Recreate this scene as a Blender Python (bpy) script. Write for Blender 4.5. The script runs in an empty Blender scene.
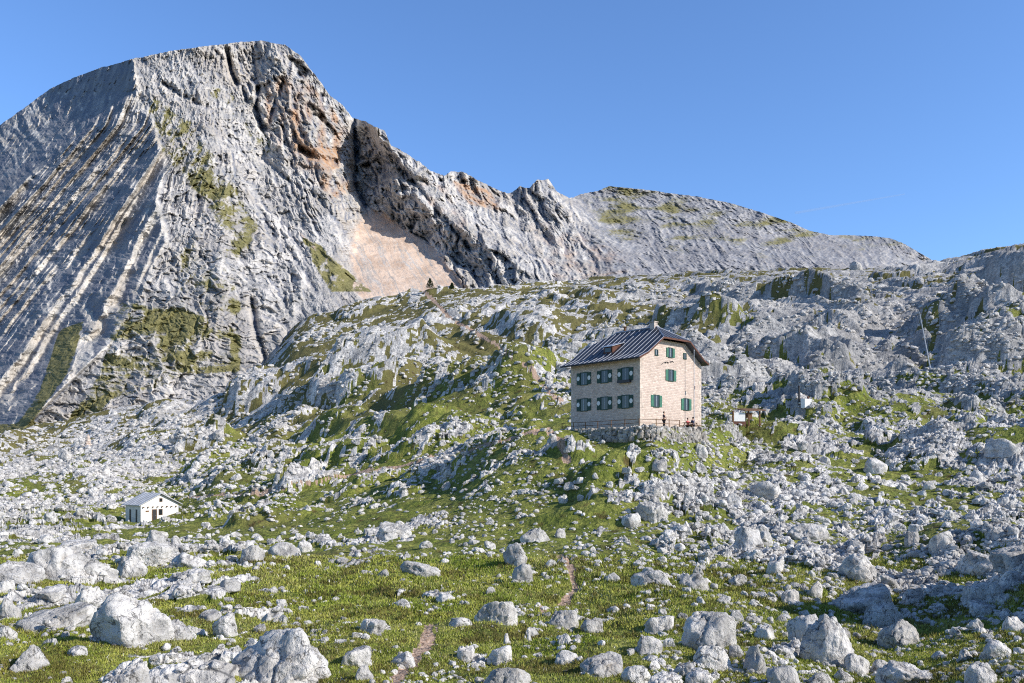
import bpy, bmesh, math, random
import numpy as np
from mathutils import Vector, Matrix
random.seed(7)
F = 850.0; CX = 512.0; H = 470.0          # focal length in pixels, principal column, eye-level row of the photograph
sc = bpy.context.scene; COL = sc.collection
# ------------------------------------------------------------------ numpy noise
def _tab(seed):
    r = np.random.RandomState(seed); return r.permutation(1024), r.rand(1024)
def vh(ix, iy, seed):
    p, v = _tab(seed); return v[(p[(ix & 1023)] + iy * 7) & 1023], v[(p[(p[(ix + 311) & 1023] + iy) & 1023] + 57) & 1023]
def perlin(x, y, seed=0):
    p, _ = _tab(seed)
    xi = np.floor(x).astype(np.int64); yi = np.floor(y).astype(np.int64)
    xf = x - xi; yf = y - yi
    u = xf * xf * xf * (xf * (xf * 6 - 15) + 10); w = yf * yf * yf * (yf * (yf * 6 - 15) + 10)
    ang = np.arange(1024) / 1024 * 2 * np.pi; ga, gb = np.cos(ang), np.sin(ang)
    def g(ax, ay, dx, dy):
        h = p[(p[ax & 1023] + ay) & 1023]; return ga[h] * dx + gb[h] * dy
    a = g(xi, yi, xf, yf); b = g(xi + 1, yi, xf - 1, yf)
    c = g(xi, yi + 1, xf, yf - 1); d = g(xi + 1, yi + 1, xf - 1, yf - 1)
    return ((a + (b - a) * u) + ((c + (d - c) * u) - (a + (b - a) * u)) * w) * 1.5
def fbm(x, y, seed=0, o=4, g=.5):
    s = 0; a = 1; n = 0
    for k in range(o):
        s = s + a * perlin(x * 2 ** k + 17.3 * k, y * 2 ** k - 9.1 * k, seed + k); n += a; a *= g
    return s / n
def ridged(x, y, seed=0, o=4, g=.5):
    s = 0; a = 1; n = 0
    for k in range(o):
        s = s + a * (1 - np.abs(perlin(x * 2 ** k + 5.3 * k, y * 2 ** k + 3.7 * k, seed + k)) * 2); n += a; a *= g
    return s / n
def cells(x, y, seed=0):
    """F1, F2, a random per cell, offset to the cell centre, two more randoms"""
    p, v = _tab(seed); v2 = _tab(seed + 99)[1]; v3 = _tab(seed + 199)[1]
    xi = np.floor(x).astype(np.int64); yi = np.floor(y).astype(np.int64)
    f1 = np.full(x.shape, 9.); f2 = np.full(x.shape, 9.); r = np.zeros(x.shape); r2 = np.zeros(x.shape); r3 = np.zeros(x.shape)
    ox = np.zeros(x.shape); oy = np.zeros(x.shape)
    for i in (-1, 0, 1):
        for j in (-1, 0, 1):
            h = p[(p[(xi + i) & 1023] + yi + j) & 1023]
            dx = xi + i + v[h] - x; dy = yi + j + v2[h] - y
            d = np.sqrt(dx * dx + dy * dy); m = d < f1
            f2 = np.where(m, f1, np.minimum(f2, d)); f1 = np.where(m, d, f1)
            h2 = (h * 5 + 13) & 1023
            r = np.where(m, v3[h], r); r2 = np.where(m, v[h2], r2); r3 = np.where(m, v2[h2], r3)
            ox = np.where(m, dx, ox); oy = np.where(m, dy, oy)
    return f1, f2, r, ox, oy, r2, r3
def sst(a, b, x):
    t = np.clip((x - a) / (b - a), 0, 1); return t * t * (3 - 2 * t)
def blur(a, n, axis):
    if n < 1: return a
    k = np.exp(-np.linspace(-2, 2, 2 * n + 1) ** 2); k /= k.sum()
    pad = [(0, 0), (0, 0)]; pad[axis] = (n, n); b = np.pad(a, pad, mode='edge'); out = np.zeros_like(a)
    for i, w in enumerate(k):
        out += w * (b[i:i + a.shape[0], :] if axis == 0 else b[:, i:i + a.shape[1]])
    return out
def inpoly(x, y, poly):
    c = np.zeros(x.shape, bool); n = len(poly)
    for i in range(n):
        x0, y0 = poly[i]; x1, y1 = poly[(i + 1) % n]
        if y0 == y1: continue
        c ^= ((y0 > y) != (y1 > y)) & (x < (x1 - x0) * (y - y0) / (y1 - y0) + x0)
    return c
def segdist(x, y, pts):
    d = np.full(x.shape, 1e9)
    for (x0, y0), (x1, y1) in zip(pts[:-1], pts[1:]):
        vx, vy = x1 - x0, y1 - y0; t = np.clip(((x - x0) * vx + (y - y0) * vy) / (vx * vx + vy * vy + 1e-9), 0, 1)
        d = np.minimum(d, np.hypot(x - x0 - t * vx, y - y0 - t * vy))
    return d
# ------------------------------------------------------------------ objects
def tag(o, label=None, cat=None, group=None, kind=None):
    if label: o['label'] = label
    if cat: o['category'] = cat
    if group: o['group'] = group
    if kind: o['kind'] = kind
    return o
def empty(name, loc, rz=0):
    o = bpy.data.objects.new(name, None); COL.objects.link(o); o.location = loc; o.rotation_euler = (0, 0, rz); o.empty_display_size = .3
    return o
def mesh_np(name, V, Q, mat, attr=None, smooth=False, parent=None):
    """V (n,3), Q (m,k) faces, attr (n,4) colour"""
    me = bpy.data.meshes.new(name); V = np.ascontiguousarray(V, np.float32); Q = np.ascontiguousarray(Q, np.int32)
    m, k = Q.shape
    me.vertices.add(len(V)); me.vertices.foreach_set('co', V.ravel())
    me.loops.add(m * k); me.loops.foreach_set('vertex_index', Q.ravel())
    me.polygons.add(m); me.polygons.foreach_set('loop_start', np.arange(0, m * k, k, dtype=np.int32))
    me.update(calc_edges=True)
    me.polygons.foreach_set('use_smooth', np.full(m, smooth))
    if attr is not None:
        a = me.color_attributes.new('mask', 'FLOAT_COLOR', 'POINT'); a.data.foreach_set('color', np.ascontiguousarray(attr, np.float32).ravel())
    me.materials.append(mat); o = bpy.data.objects.new(name, me); COL.objects.link(o)
    if parent: o.parent = parent
    return o
def grid_faces(nr, nc):
    i = np.arange(nr - 1)[:, None] * nc + np.arange(nc - 1)[None, :]
    return np.stack([i, i + 1, i + nc + 1, i + nc], -1).reshape(-1, 4)
def sub_mesh(name, V, Q, mat, attr, smooth=False):
    ids = np.unique(Q); re = np.zeros(len(V), np.int64); re[ids] = np.arange(len(ids))
    return mesh_np(name, V[ids], re[Q], mat, attr[ids] if attr is not None else None, smooth)
# ------------------------------------------------------------------ materials
class NT:
    def __init__(s, name):
        s.m = bpy.data.materials.new(name); s.m.use_nodes = True; s.t = s.m.node_tree; s.t.nodes.clear()
        s.out = s.n('ShaderNodeOutputMaterial'); s.b = s.n('ShaderNodeBsdfPrincipled'); s.l(s.b.outputs[0], s.out.inputs[0])
        s.b.inputs['Roughness'].default_value = .95; s.b.inputs['Specular IOR Level'].default_value = .15
    def n(s, k): return s.t.nodes.new(k)
    def l(s, a, b): s.t.links.new(a, b)
    def set(s, i, v):
        if hasattr(v, 'node'): s.l(v, i)
        elif isinstance(v, (tuple, list)) and len(v) == 3 and i.type == 'RGBA': i.default_value = (*v, 1)
        else: i.default_value = v
    def pos(s, scale=(1, 1, 1), obj=False):
        g = s.n('ShaderNodeTexCoord').outputs['Object'] if obj else s.n('ShaderNodeNewGeometry').outputs['Position']
        if scale == (1, 1, 1): return g
        m = s.n('ShaderNodeVectorMath'); m.operation = 'MULTIPLY'; s.l(g, m.inputs[0]); m.inputs[1].default_value = scale; return m.outputs[0]
    def noise(s, p, sc_, det=6, ro=.6, dist=0):
        n = s.n('ShaderNodeTexNoise'); s.l(p, n.inputs['Vector']); n.inputs['Scale'].default_value = sc_
        n.inputs['Detail'].default_value = det; n.inputs['Roughness'].default_value = ro; n.inputs['Distortion'].default_value = dist
        return n.outputs[0]
    def vor(s, p, sc_, feat='F1', out='Distance'):
        n = s.n('ShaderNodeTexVoronoi'); s.l(p, n.inputs['Vector']); n.inputs['Scale'].default_value = sc_; n.feature = feat
        return n.outputs[out]
    def ramp(s, f, a, b, ca=0., cb=1.):
        n = s.n('ShaderNodeMapRange'); n.interpolation_type = 'SMOOTHSTEP'; s.l(f, n.inputs[0]); n.inputs[1].default_value = a; n.inputs[2].default_value = b
        n.inputs[3].default_value = ca; n.inputs[4].default_value = cb; return n.outputs[0]
    def mix(s, f, a, b, mode='MIX'):
        n = s.n('ShaderNodeMix'); n.data_type = 'RGBA'; n.blend_type = mode; s.set(n.inputs[0], f); s.set(n.inputs[6], a); s.set(n.inputs[7], b); return n.outputs[2]
    def math(s, op, a, b=0.):
        n = s.n('ShaderNodeMath'); n.operation = op; s.set(n.inputs[0], a); s.set(n.inputs[1], b); return n.outputs[0]
    def attr(s):
        a = s.n('ShaderNodeAttribute'); a.attribute_name = 'mask'; sp = s.n('ShaderNodeSeparateColor'); s.l(a.outputs['Color'], sp.inputs[0])
        return sp.outputs[0], sp.outputs[1], sp.outputs[2], a.outputs['Alpha']
    def rnd(s): return s.n('ShaderNodeObjectInfo').outputs['Random']
    def bump(s, h, dist, st=1.):
        b = s.n('ShaderNodeBump'); s.l(h, b.inputs['Height']); b.inputs['Distance'].default_value = dist; b.inputs['Strength'].default_value = st; s.l(b.outputs[0], s.b.inputs['Normal'])
    def base(s, c): s.set(s.b.inputs['Base Color'], c)
def rock_col(t, p, k=1.0):
    """grey limestone, k = size of the finest grain in metres^-1"""
    n1 = t.noise(p, .9 * k, 7, .62); n2 = t.noise(p, .16 * k, 5, .6); n3 = t.noise(p, 2.6 * k, 5, .62)
    c = t.mix(t.ramp(n1, .34, .58), (.42, .40, .375), (.84, .80, .745))
    c = t.mix(t.ramp(n2, .46, .64, 0, .5), c, (.33, .315, .29))
    c = t.mix(t.ramp(n3, .40, .30, 0, .7), c, (.14, .135, .13))
    return c, n1, n3
def flat_mat(name, col, rough=.8, spec=.2, metal=0, noise=.15, ns=3., bump=0):
    t = NT(name); p = t.pos(obj=True); n = t.noise(p, ns, 6, .65)
    t.base(t.mix(t.ramp(n, .3, .7), tuple(c * (1 - noise) for c in col), tuple(min(1, c * (1 + noise)) for c in col)))
    t.b.inputs['Roughness'].default_value = rough; t.b.inputs['Specular IOR Level'].default_value = spec; t.b.inputs['Metallic'].default_value = metal
    if bump: t.bump(n, bump)
    return t.m
def mat_terrain():
    t = NT('meadow and limestone'); p = t.pos(); r, g, b, a = t.attr()     # rock, soil, dryness, tone
    rc, n1, n3 = rock_col(t, p)
    cr = t.vor(t.pos((1.5, 1.1, 1.8)), .8, 'DISTANCE_TO_EDGE'); rc = t.mix(t.ramp(cr, .05, .0, 0, .8), rc, (.07, .07, .075))
    rc = t.mix(t.ramp(a, .05, .7, .8, 0), rc, (.15, .155, .165))  # low tone: painted shade of recesses and the right slope
    g1 = t.noise(p, .35, 6, .65); g2 = t.noise(p, 3.2, 6, .8); g3 = t.noise(p, 14., 4, .7)
    gc = t.mix(t.ramp(g1, .38, .66), (.24, .285, .042), (.50, .47, .125))
    gc = t.mix(t.ramp(g2, .38, .68), (.10, .125, .028), gc)
    gc = t.mix(t.ramp(g3, .5, .75, 0, .5), gc, (.34, .31, .12))
    gc = t.mix(t.ramp(b, .35, .9, 0, .85), gc, t.mix(g2, (.10, .085, .030), (.22, .19, .085)))
    heath = t.noise(p, .8, 5, .7); gc = t.mix(t.ramp(heath, .55, .66, 0, .75), gc, (.075, .042, .022))
    soil = t.mix(t.ramp(g3, .35, .65), (.26, .165, .11), (.60, .45, .35)); gc = t.mix(t.ramp(t.math('ADD', g, t.math('MULTIPLY', t.math('SUBTRACT', g2, .5), .5)), .4, .6), gc, soil)
    n4 = t.noise(p, .9, 8, .8); n5 = t.noise(p, .22, 6, .75)
    sp_ = t.math('ADD', t.math('MULTIPLY', t.math('SUBTRACT', n4, .5), 1.5), t.math('MULTIPLY', t.math('SUBTRACT', n5, .5), .9))
    f = t.ramp(t.math('ADD', t.math('ADD', r, t.math('MULTIPLY', t.math('SUBTRACT', n3, .5), .5)), t.math('MULTIPLY', sp_, .75)), .42, .56)
    t.base(t.mix(f, gc, rc)); t.bump(t.math('ADD', n3, t.math('MULTIPLY', n1, 2.)), .22, 1.)
    return t.m
def mat_mountain():
    t = NT('mountain limestone'); p = t.pos(); gr, org, b, a = t.attr()    # grass, stain, scree, tone
    n0 = t.noise(p, .02, 6, .62); n1 = t.noise(p, .06, 8, .72); n2 = t.noise(p, .35, 6, .8)
    rc = t.mix(t.ramp(n1, .32, .66), (.40, .38, .35), (.82, .77, .70))
    rc = t.mix(t.ramp(n0, .42, .62, 0, .55), rc, (.40, .35, .29))
    rc = t.mix(t.ramp(n2, .46, .30, 0, .6), rc, (.13, .125, .125))
    rc = t.mix(t.ramp(a, .0, .8, .95, 0), rc, (.16, .185, .24))  # low tone: dark blue grey, carries painted shade of slabs and recesses
    rc = t.mix(t.math('MULTIPLY', org, t.ramp(n1, .35, .62)), rc, (.50, .29, .155))
    sn = t.noise(t.pos((1, .35, .35)), .10, 7, .62); scr = t.mix(t.ramp(sn, .35, .65), (.56, .41, .31), (.78, .60, .47)); rc = t.mix(b, rc, scr)
    gc = t.mix(t.ramp(n2, .35, .65), (.13, .125, .045), (.29, .26, .12))
    f = t.ramp(t.math('ADD', gr, t.math('MULTIPLY', t.math('SUBTRACT', n2, .5), .9)), .42, .66)
    t.base(t.mix(f, rc, gc)); t.bump(t.math('ADD', t.math('MULTIPLY', n1, 2.), t.math('MULTIPLY', n2, .5)), 1.4, .8)
    return t.m
M_TER = mat_terrain(); M_MTN = mat_mountain()
# ------------------------------------------------------------------ ground: layers of (distance, row) per picture column
UC = [-240, 0, 150, 300, 450, 600, 750, 900, 1024, 1264]
LAY = [  # distance : rows for the columns above
 (5,  [800, 800, 800, 800, 800, 800, 800, 800, 800, 800]),
 (10, [735, 735, 735, 735, 735, 735, 735, 735, 735, 735]),
 (14, [690, 690, 692, 694, 694, 694, 694, 690, 686, 680]),
 (20, [640, 640, 642, 645, 645, 645, 650, 655, 640, 625]),
 (30, [596, 598, 602, 604, 604, 604, 604, 622, 606, 580]),
 (45, [566, 566, 566, 566, 562, 560, 562, 568, 560, 540]),
 (65, [550, 548, 548, 545, 528, 512, 512, 520, 512, 500]),
 (80, [540, 538, 540, 532, 508, 466, 480, 492, 485, 470]),
 (92, [533, 530, 533, 520, 492, 440, 455, 470, 465, 450]),
 (125,[515, 510, 522, 497, 455, 420, 426, 438, 430, 410]),
 (180,[485, 484, 490, 460, 415, 385, 392, 398, 380, 345]),
 (260,[458, 456, 445, 418, 368, 340, 345, 345, 322, 270]),
 (360,[444, 440, 412, 356, 318, 300, 303, 300, 268, 210]),
 (480,[440, 432, 396, 302, 294, 283, 279, 277, 245, 185]),
 (620,[438, 428, 390, 300, 293, 278, 272, 270, 248, 200]),
 (760,[438, 428, 390, 304, 298, 284, 278, 274, 266, 230])]
LAY = [(y_, r[:3] + [{260: 440, 360: 414, 480: 394, 620: 384, 760: 384}.get(y_, (r[2] + r[3]) / 2)] + [{360: 366, 480: 322, 620: 312, 760: 310}.get(y_, r[3])] + r[4:]) for y_, r in LAY]; UC = UC[:3] + [232] + UC[3:]
NU, NY = 1504, 1150
U = np.linspace(-240, 1264, NU); LY = np.linspace(math.log(6), math.log(720), NY); Yr = np.exp(LY)
tab = np.array([np.interp(U, UC, r) for _, r in LAY]); tab = blur(tab, 34, 1)
ly = np.log([l[0] for l in LAY]); V0 = np.empty((NY, NU))
seg = np.clip(np.searchsorted(ly, LY) - 1, 0, len(ly) - 2); tt = (LY - ly[seg]) / (ly[seg + 1] - ly[seg])
V0 = tab[seg] * (1 - tt)[:, None] + tab[seg + 1] * tt[:, None]; V0 = blur(V0, 18, 0)
YY = np.repeat(Yr[:, None], NU, 1); UU = np.repeat(U[None, :], NY, 0); XX = (UU - CX) / F * YY
Z0 = (H - V0) * YY / F
def bumpz(u, v_, Y, wx, wy, h, rot=0., pw=2.):
    """a rounded hump centred at picture column u, distance Y (metres wide wx, deep wy, high h)"""
    dx = XX - (u - CX) / F * Y; dy = YY - Y; c, s = math.cos(rot), math.sin(rot)
    a = (dx * c + dy * s) / wx; b = (-dx * s + dy * c) / wy
    return h * np.exp(-(a * a + b * b) ** (pw / 2))
# broad undulation and ledges that drop to the left
fade = sst(50, 230, YY) * (1 - .7 * sst(330, 450, YY))
und = fbm(XX / 60, YY / 60, 3, 4, .5) * 7 * fade + fbm(XX / 18, YY / 18, 8, 4, .5) * (.5 + 2.2 * fade)
c_, s_ = math.cos(.62), math.sin(.62)                       # strike of the ledges
qa = XX * c_ + YY * s_ + 9 * fbm(XX / 30, YY / 30, 21, 3); qb = XX * s_ - YY * c_
def ledge(wl, wb, seed, k):
    q = qa / wl + .8 * perlin(qa / (3 * wl), qb / wb, seed); fr = q - np.floor(q)
    am = np.clip(perlin(qa / (1.5 * wl) + 4, qb / (wb * .8), seed + 5) * 1.6 + .35, 0, 1.2)
    return wl * k * am * (sst(0, .3, fr) - fr)
right = sst(500, 760, UU) * .5 + .5
und += (ledge(34, 90, 31, .34) + ledge(13, 40, 37, .36) * .9) * fade * right
Z = Z0 + und
for (u, Y, wx, wy, h, rot) in [(365, 275, 27, 14, 9, 0), (512, 300, 24, 20, 4, .5), (640, 74, 7, 3, 1.6, 0), (618, 62, 7, 2.5, 1.5, .1), (250, 345, 22, 20, 9, 0), (300, 330, 14, 12, 4, 0),
                               (990, 48, 5, 5, 1.9, 0), (1010, 92, 10, 10, 4, 0), (700, 230, 22, 12, 5, .4), (565, 360, 20, 16, 4, 0), (480, 190, 9, 6, 3, .3), (430, 170, 8, 5, 2.5, .3),
                               (950, 260, 30, 10, 6, .5), (860, 300, 25, 9, 5, .6), (330, 205, 10, 5, 2.4, .3), (225, 232, 6, 6, 5, 0), (250, 200, 10, 4, 2.5, .2), (540, 84, 8, 7, 2.2, .3), (760, 110, 14, 5, 1.5, .3), (900, 150, 14, 5, 3, .5), (1000, 190, 18, 8, 6, .5)]:
    Z += bumpz(u, 0, Y, wx, wy, h, rot, 3.)

def wedge(X0, Y0, wx, wy, h, rot=.7):
    """a rock step: gentle back, steep broken face towards the front left"""
    R_ = 1.6 * max(wx, wy); i0, i1 = np.searchsorted(Yr, [max(Y0 - R_, 7), Y0 + R_]); sl = slice(i0, max(i1, i0 + 2))
    dx = XX[sl] - X0; dy = YY[sl] - Y0; c, s = math.cos(rot), math.sin(rot); a = (dx * c + dy * s) / wx; b = (-dx * s + dy * c) / wy
    n_ = .35 * fbm(XX[sl] / (wx * .6), YY[sl] / (wx * .6), 401, 3); a = a + n_; r_ = np.sqrt(b * b + np.where(a > 0, a * .8, a) ** 2)
    p_ = sst(1.05, .75, r_) * np.where(a < 0, 1, 1 - .75 * np.clip(a, 0, 1)); Z[sl] += h * .72 * (1 if Y0 < 280 else .4) * p_; ROK[sl] = np.maximum(ROK[sl], p_)
ROK = np.zeros_like(Z)
for (u, Y, wx, wy, h, rot) in [(378, 262, 22, 22, 10, .5), (518, 288, 18, 20, 9, .6), (628, 70, 6, 4, 1.5, .9), (600, 74, 4, 3, 1.0, .9), (660, 76, 5, 3, 1.1, 1.), (258, 335, 12, 16, 18, .3), (238, 330, 6, 9, 6, .3), (196, 232, 6, 6, 6, .3), (222, 238, 5, 6, 5, .3), (285, 225, 12, 8, 4, .7), (452, 118, 9, 5, 2.2, .7), (548, 96, 7, 7, 2.0, .5),
    (585, 84, 4, 4, 1.2, .6), (720, 190, 14, 10, 5, .6), (790, 225, 16, 12, 6, .6), (700, 260, 16, 10, 6, .6), (870, 215, 14, 12, 5, .6), (940, 300, 26, 18, 5, .8), (840, 330, 20, 14, 3, .6), (600, 330, 14, 12, 6, .6), (660, 370, 18, 12, 7, .6), (440, 330, 12, 10, 5, .6), (480, 200, 8, 7, 3.2, .6), (520, 165, 6, 5, 2.0, .6), (340, 175, 9, 5, 2.0, .7), (400, 150, 8, 4, 1.6, .8), (300, 150, 9, 4, 1.5, .8), (1000, 190, 14, 12, 6, .6), (1010, 250, 18, 14, 8, .6), (760, 420, 24, 16, 5, .6), (900, 400, 24, 16, 3, .6)]:
    wedge((u - CX) / F * Y, Y, wx, wy, h, rot)
rw_ = np.random.RandomState(77)
for k in range(300):
    u = rw_.uniform(190, 1150); Y = math.exp(rw_.uniform(math.log(90), math.log(520)))
    if (535 < u < 800 and Y < 150) or (u < 260 and Y > 240): continue
    w_ = rw_.uniform(.018, .06) * Y; wedge((u - CX) / F * Y, Y, w_ * rw_.uniform(.7, 1.4), w_ * rw_.uniform(.6, 1.1), w_ * rw_.uniform(.22, .42), rw_.uniform(.3, 1.1))
DX, DY = XX - 23.2, YY - 24.; Z += 7. * np.exp(-((DX / 3.8) ** 2 + (DY / 9) ** 2) ** 1.5)
# level pads under the house and the hut
HO = (13.55, 90.0, 4.45); HA = math.atan2(.669, .743); TO = (-54.6, 125.0, -7.85); TA = math.radians(52)
def local(o, a):
    dx = XX - o[0]; dy = YY - o[1]; c, s = math.cos(a), math.sin(a); return dx * c + dy * s, -dx * s + dy * c
def rectd(lx, ly_, x0, x1, y0, y1): return np.hypot(np.maximum(np.maximum(x0 - lx, lx - x1), 0), np.maximum(np.maximum(y0 - ly_, ly_ - y1), 0))
hx, hy = local(HO, HA); dh = rectd(hx, hy, -2.6, 11.5, -3.2, 11.5); wh = 1 - sst(.2, 1, dh / (3.4 + 10 * sst(-1, 9, hy)))
Z = Z * (1 - wh) + wh * (HO[2] - .05 + 0 * Z)
wq = (1 - sst(6, 20, dh)) * (hy < 4) * (1 - wh); Z = np.where(Z > HO[2] - .2 * dh, Z * (1 - wq) + wq * (HO[2] - .2 * dh), Z)   # nothing in front hides the base
Z = Z - 1.45 * sst(.1, 1.1, dh) * (1 - sst(3, 9, dh)) * (1 - sst(2, 8, hy)) * (1 - sst(12, 16, hx))
for u_, Yt, Zt, wu in ((150, 125, -7.9, 55), (640, 86, 3.0, 90)):
    lim_ = Zt * YY / Yt; wv_ = np.exp(-((UU - u_) / wu) ** 4) * (YY < Yt) * sst(25, 60, YY); Z = Z - wv_ * np.maximum(Z - lim_ - .0, 0)
tx, ty = local(TO, TA); dt = rectd(tx, ty, -.6, 6.4, -.6, 5.2); wt = 1 - sst(.2, 5., dt)
Z = Z * (1 - wt) + wt * (TO[2] + .02 + .26 * np.clip(tx - .6, 0, 7) * (ty < 3))
padm = np.maximum(1 - sst(.3, 2.2, dh), 1 - sst(.2, 1.8, dt))
# where rock dominates (0 meadow .. 1 bare)
def at_v(poly, soft=14): 
    m = inpoly(UU, Vn, poly).astype(float); return blur(blur(m, soft, 1), soft, 0)
Vn = H - F * Z / YY
def spot(u, v, wu, wv): return np.exp(-(((UU - u) / wu) ** 2 + ((Vn - v) / wv) ** 2) ** 1.3)
ry = .44 + .22 * sst(560, 800, UU) * (1 - sst(590, 640, Vn)) + .12 * sst(900, 1010, UU)
ry += .42 * at_v([(-240, 400), (40, 445), (120, 405), (185, 368), (250, 385), (180, 430), (190, 470), (120, 500), (60, 530), (-240, 540)], 20)
ry += .03 * at_v([(560, 420), (1264, 400), (1264, 240), (560, 240)], 24) + .12 * at_v([(-240, 540), (230, 520), (300, 560), (150, 600), (-240, 640)], 20)
ry -= .30 * at_v([(230, 560), (560, 575), (700, 560), (760, 600), (640, 700), (250, 700)], 30) + .1 * at_v([(180, 515), (420, 480), (560, 520), (520, 580), (200, 550)], 20)
ry -= .16 * at_v([(330, 300), (560, 330), (560, 420), (440, 420), (320, 420)], 24)
for (u, v, a_, b_) in [(375, 345, 52, 22), (515, 318, 62, 20), (630, 497, 62, 15), (720, 380, 80, 30), (860, 340, 90, 40), (255, 335, 26, 34), (200, 405, 36, 22), (270, 405, 40, 14), (440, 465, 60, 16), (1000, 555, 60, 26), (524, 560, 22, 18), (167, 556, 40, 10), (745, 540, 60, 16), (800, 480, 90, 20), (470, 485, 40, 8)]:
    ry += .3 * spot(u, v, a_, b_)
ry = ry + .38 * sst(.25, .9, ROK)
for (u, v, a_, b_) in [(130, 512, 60, 9), (480, 560, 80, 30), (760, 432, 70, 8), (640, 455, 50, 8), (900, 665, 90, 30), (980, 610, 50, 14), (480, 415, 50, 16), (400, 395, 50, 14)]:
    ry -= .22 * spot(u, v, a_, b_)
# limestone blocks pushing through the turf, at several sizes
wx_ = XX + .8 * fbm(XX / 2.5, YY / 2.5, 51, 3); wy_ = YY + .8 * fbm(XX / 2.5 + 9, YY / 2.5, 52, 3)
ca, sa = math.cos(.5), math.sin(.5); px_, py_ = wx_ * ca - wy_ * sa, wx_ * sa + wy_ * ca
rock = np.zeros_like(Z); big = fbm(XX / 11, YY / 11, 61, 4, .55)
pix = YY / F
def band(wl, seed, st=.55, r=.45):                   # streaky noise, dropped when finer than the picture
    return fbm((XX * math.cos(r) - YY * math.sin(r)) / wl, (XX * math.sin(r) + YY * math.cos(r)) / (wl * (1 + st)), seed, 1) * sst(1.4, 4., wl / pix)
cf = (ry - .70) * 1.35 - .35 * (1 - sst(110, 230, YY)) - .16 * sst(18, 45, UU * 0 + 30) * (1 - sst(600, 680, UU))
for wl, g in [(38, .30), (17, .45), (8, .70), (4, .75), (2, .70), (1, .55), (.5, .40), (.25, .24)]: cf = cf + g * band(wl, 61 + int(wl * 4))
gl = .20 * fbm(XX / 1.1, YY / 1.1, 88, 4, .6) + .75 * fbm(XX / 4., YY / 4., 89, 3)    # turf surface
sz = np.clip(.30 + YY / 150, .35, 2.4)
ex = np.zeros_like(Z); msk = np.zeros_like(Z); cl = cf.copy()
for k, (s, wgt) in enumerate([(13., .34), (6.5, .45), (3.2, .6), (1.6, .85), (.85, 1.), (.45, 1.), (.24, 1.), (.13, 1.)]):
    wk = sst(1.8, 4.5, s / pix) * (1 - sst(130, 260, s / pix))
    if wk.max() < .01: continue
    f1, f2, r, ox, oy, r2, r3 = cells(px_ / s, py_ / (s * 1.7), 70 + k)
    d = sst(.0, .30, f2 - f1)
    e = sst(-.03, .03, cl + 1.1 * (r - .70) - .04 * (k < 3) + .10 * (k < 3) * sst(600, 760, UU))
    hk = s * wgt * .20 * (.25 + .6 * r3 + 1.5 * (ox * (r2 - .68) + oy * (r - .6) * .6))
    ex = np.maximum(ex * (1 - .12 * (1 - d) * wk), ex * .75 + wk * e * d * np.maximum(hk, .03 * s)); msk = np.maximum(msk, wk * e * sst(.0, .12, f2 - f1))
    rock += wk * s * .06 * d * (r - .5 + ox * (r2 - .6))
rock += .12 * fbm(XX / .6, YY / .6, 77, 3, .6) * sst(1.5, 4, .6 / pix)
far_ = sst(1.2, .6, 1.6 / pix); msk = np.maximum(msk, sst(-.05, .1, cl)  * sst(2.5, 1.2, 2.4 / pix))
farr = sst(120, 260, YY); ex = ex * (1 - .35 * farr) + (.5 - .2 * farr) * rock * msk
msk = msk * (1 - padm)
keep = 1 - padm
Z = Z + (gl * .7 + ex) * keep
def trail_px(pts): return segdist(UU, (Vn) * 1.6, [(u, v * 1.6) for u, v in pts])
soil = np.zeros_like(Z)
for pts, w in [([(560, 553), (566, 566), (578, 585), (566, 596), (543, 606)], 4.5), ([(432, 622), (424, 645), (402, 668), (392, 690)], 7), ([(425, 292), (450, 318), (472, 330), (505, 350), (530, 368), (548, 392), (562, 402)], 2.6), ([(548, 430), (560, 442), (568, 462)], 4),
               ([(190, 497), (260, 492), (330, 478), (420, 462), (540, 430)], 2.2)]:
    d = trail_px(pts) + 4.5 * fbm(UU / 9, Vn / 6, 93, 3) * w / 5; soil = np.maximum(soil, sst(w * 1.3, w * .5, d))
msk = msk * (1 - .8 * soil); Z -= .08 * soil * np.minimum(YY / 40, 2)
dry = np.clip(.35 + .5 * fbm(XX / 14, YY / 14, 95, 3) + .75 * sst(90, 380, YY) + .25 * spot(290, 575, 70, 25), 0, 1)
# how far a point lies below its surroundings: painted shade; right slope darkened too
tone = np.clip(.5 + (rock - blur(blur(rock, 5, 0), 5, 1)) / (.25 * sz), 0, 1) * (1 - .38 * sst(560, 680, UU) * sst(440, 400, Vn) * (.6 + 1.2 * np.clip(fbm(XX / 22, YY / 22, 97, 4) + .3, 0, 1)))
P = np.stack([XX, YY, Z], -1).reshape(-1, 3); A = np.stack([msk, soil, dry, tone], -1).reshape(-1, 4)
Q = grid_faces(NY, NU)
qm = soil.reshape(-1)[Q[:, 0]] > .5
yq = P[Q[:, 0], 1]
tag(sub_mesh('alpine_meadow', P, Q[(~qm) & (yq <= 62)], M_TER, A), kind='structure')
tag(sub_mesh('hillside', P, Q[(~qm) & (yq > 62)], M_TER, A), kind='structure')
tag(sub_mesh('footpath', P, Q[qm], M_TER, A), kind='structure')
Vp = H - F * Z / YY
def zat(X, Y):
    j = np.clip((np.log(Y) - LY[0]) / (LY[1] - LY[0]), 0, NY - 2); i = np.clip((CX + F * X / Y + 240) / (U[1] - U[0]), 0, NU - 2)
    j0 = np.floor(j).astype(int); i0 = np.floor(i).astype(int); a = j - j0; b = i - i0
    return (Z[j0, i0] * (1 - a) * (1 - b) + Z[j0 + 1, i0] * a * (1 - b) + Z[j0, i0 + 1] * (1 - a) * b + Z[j0 + 1, i0 + 1] * a * b)
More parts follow.
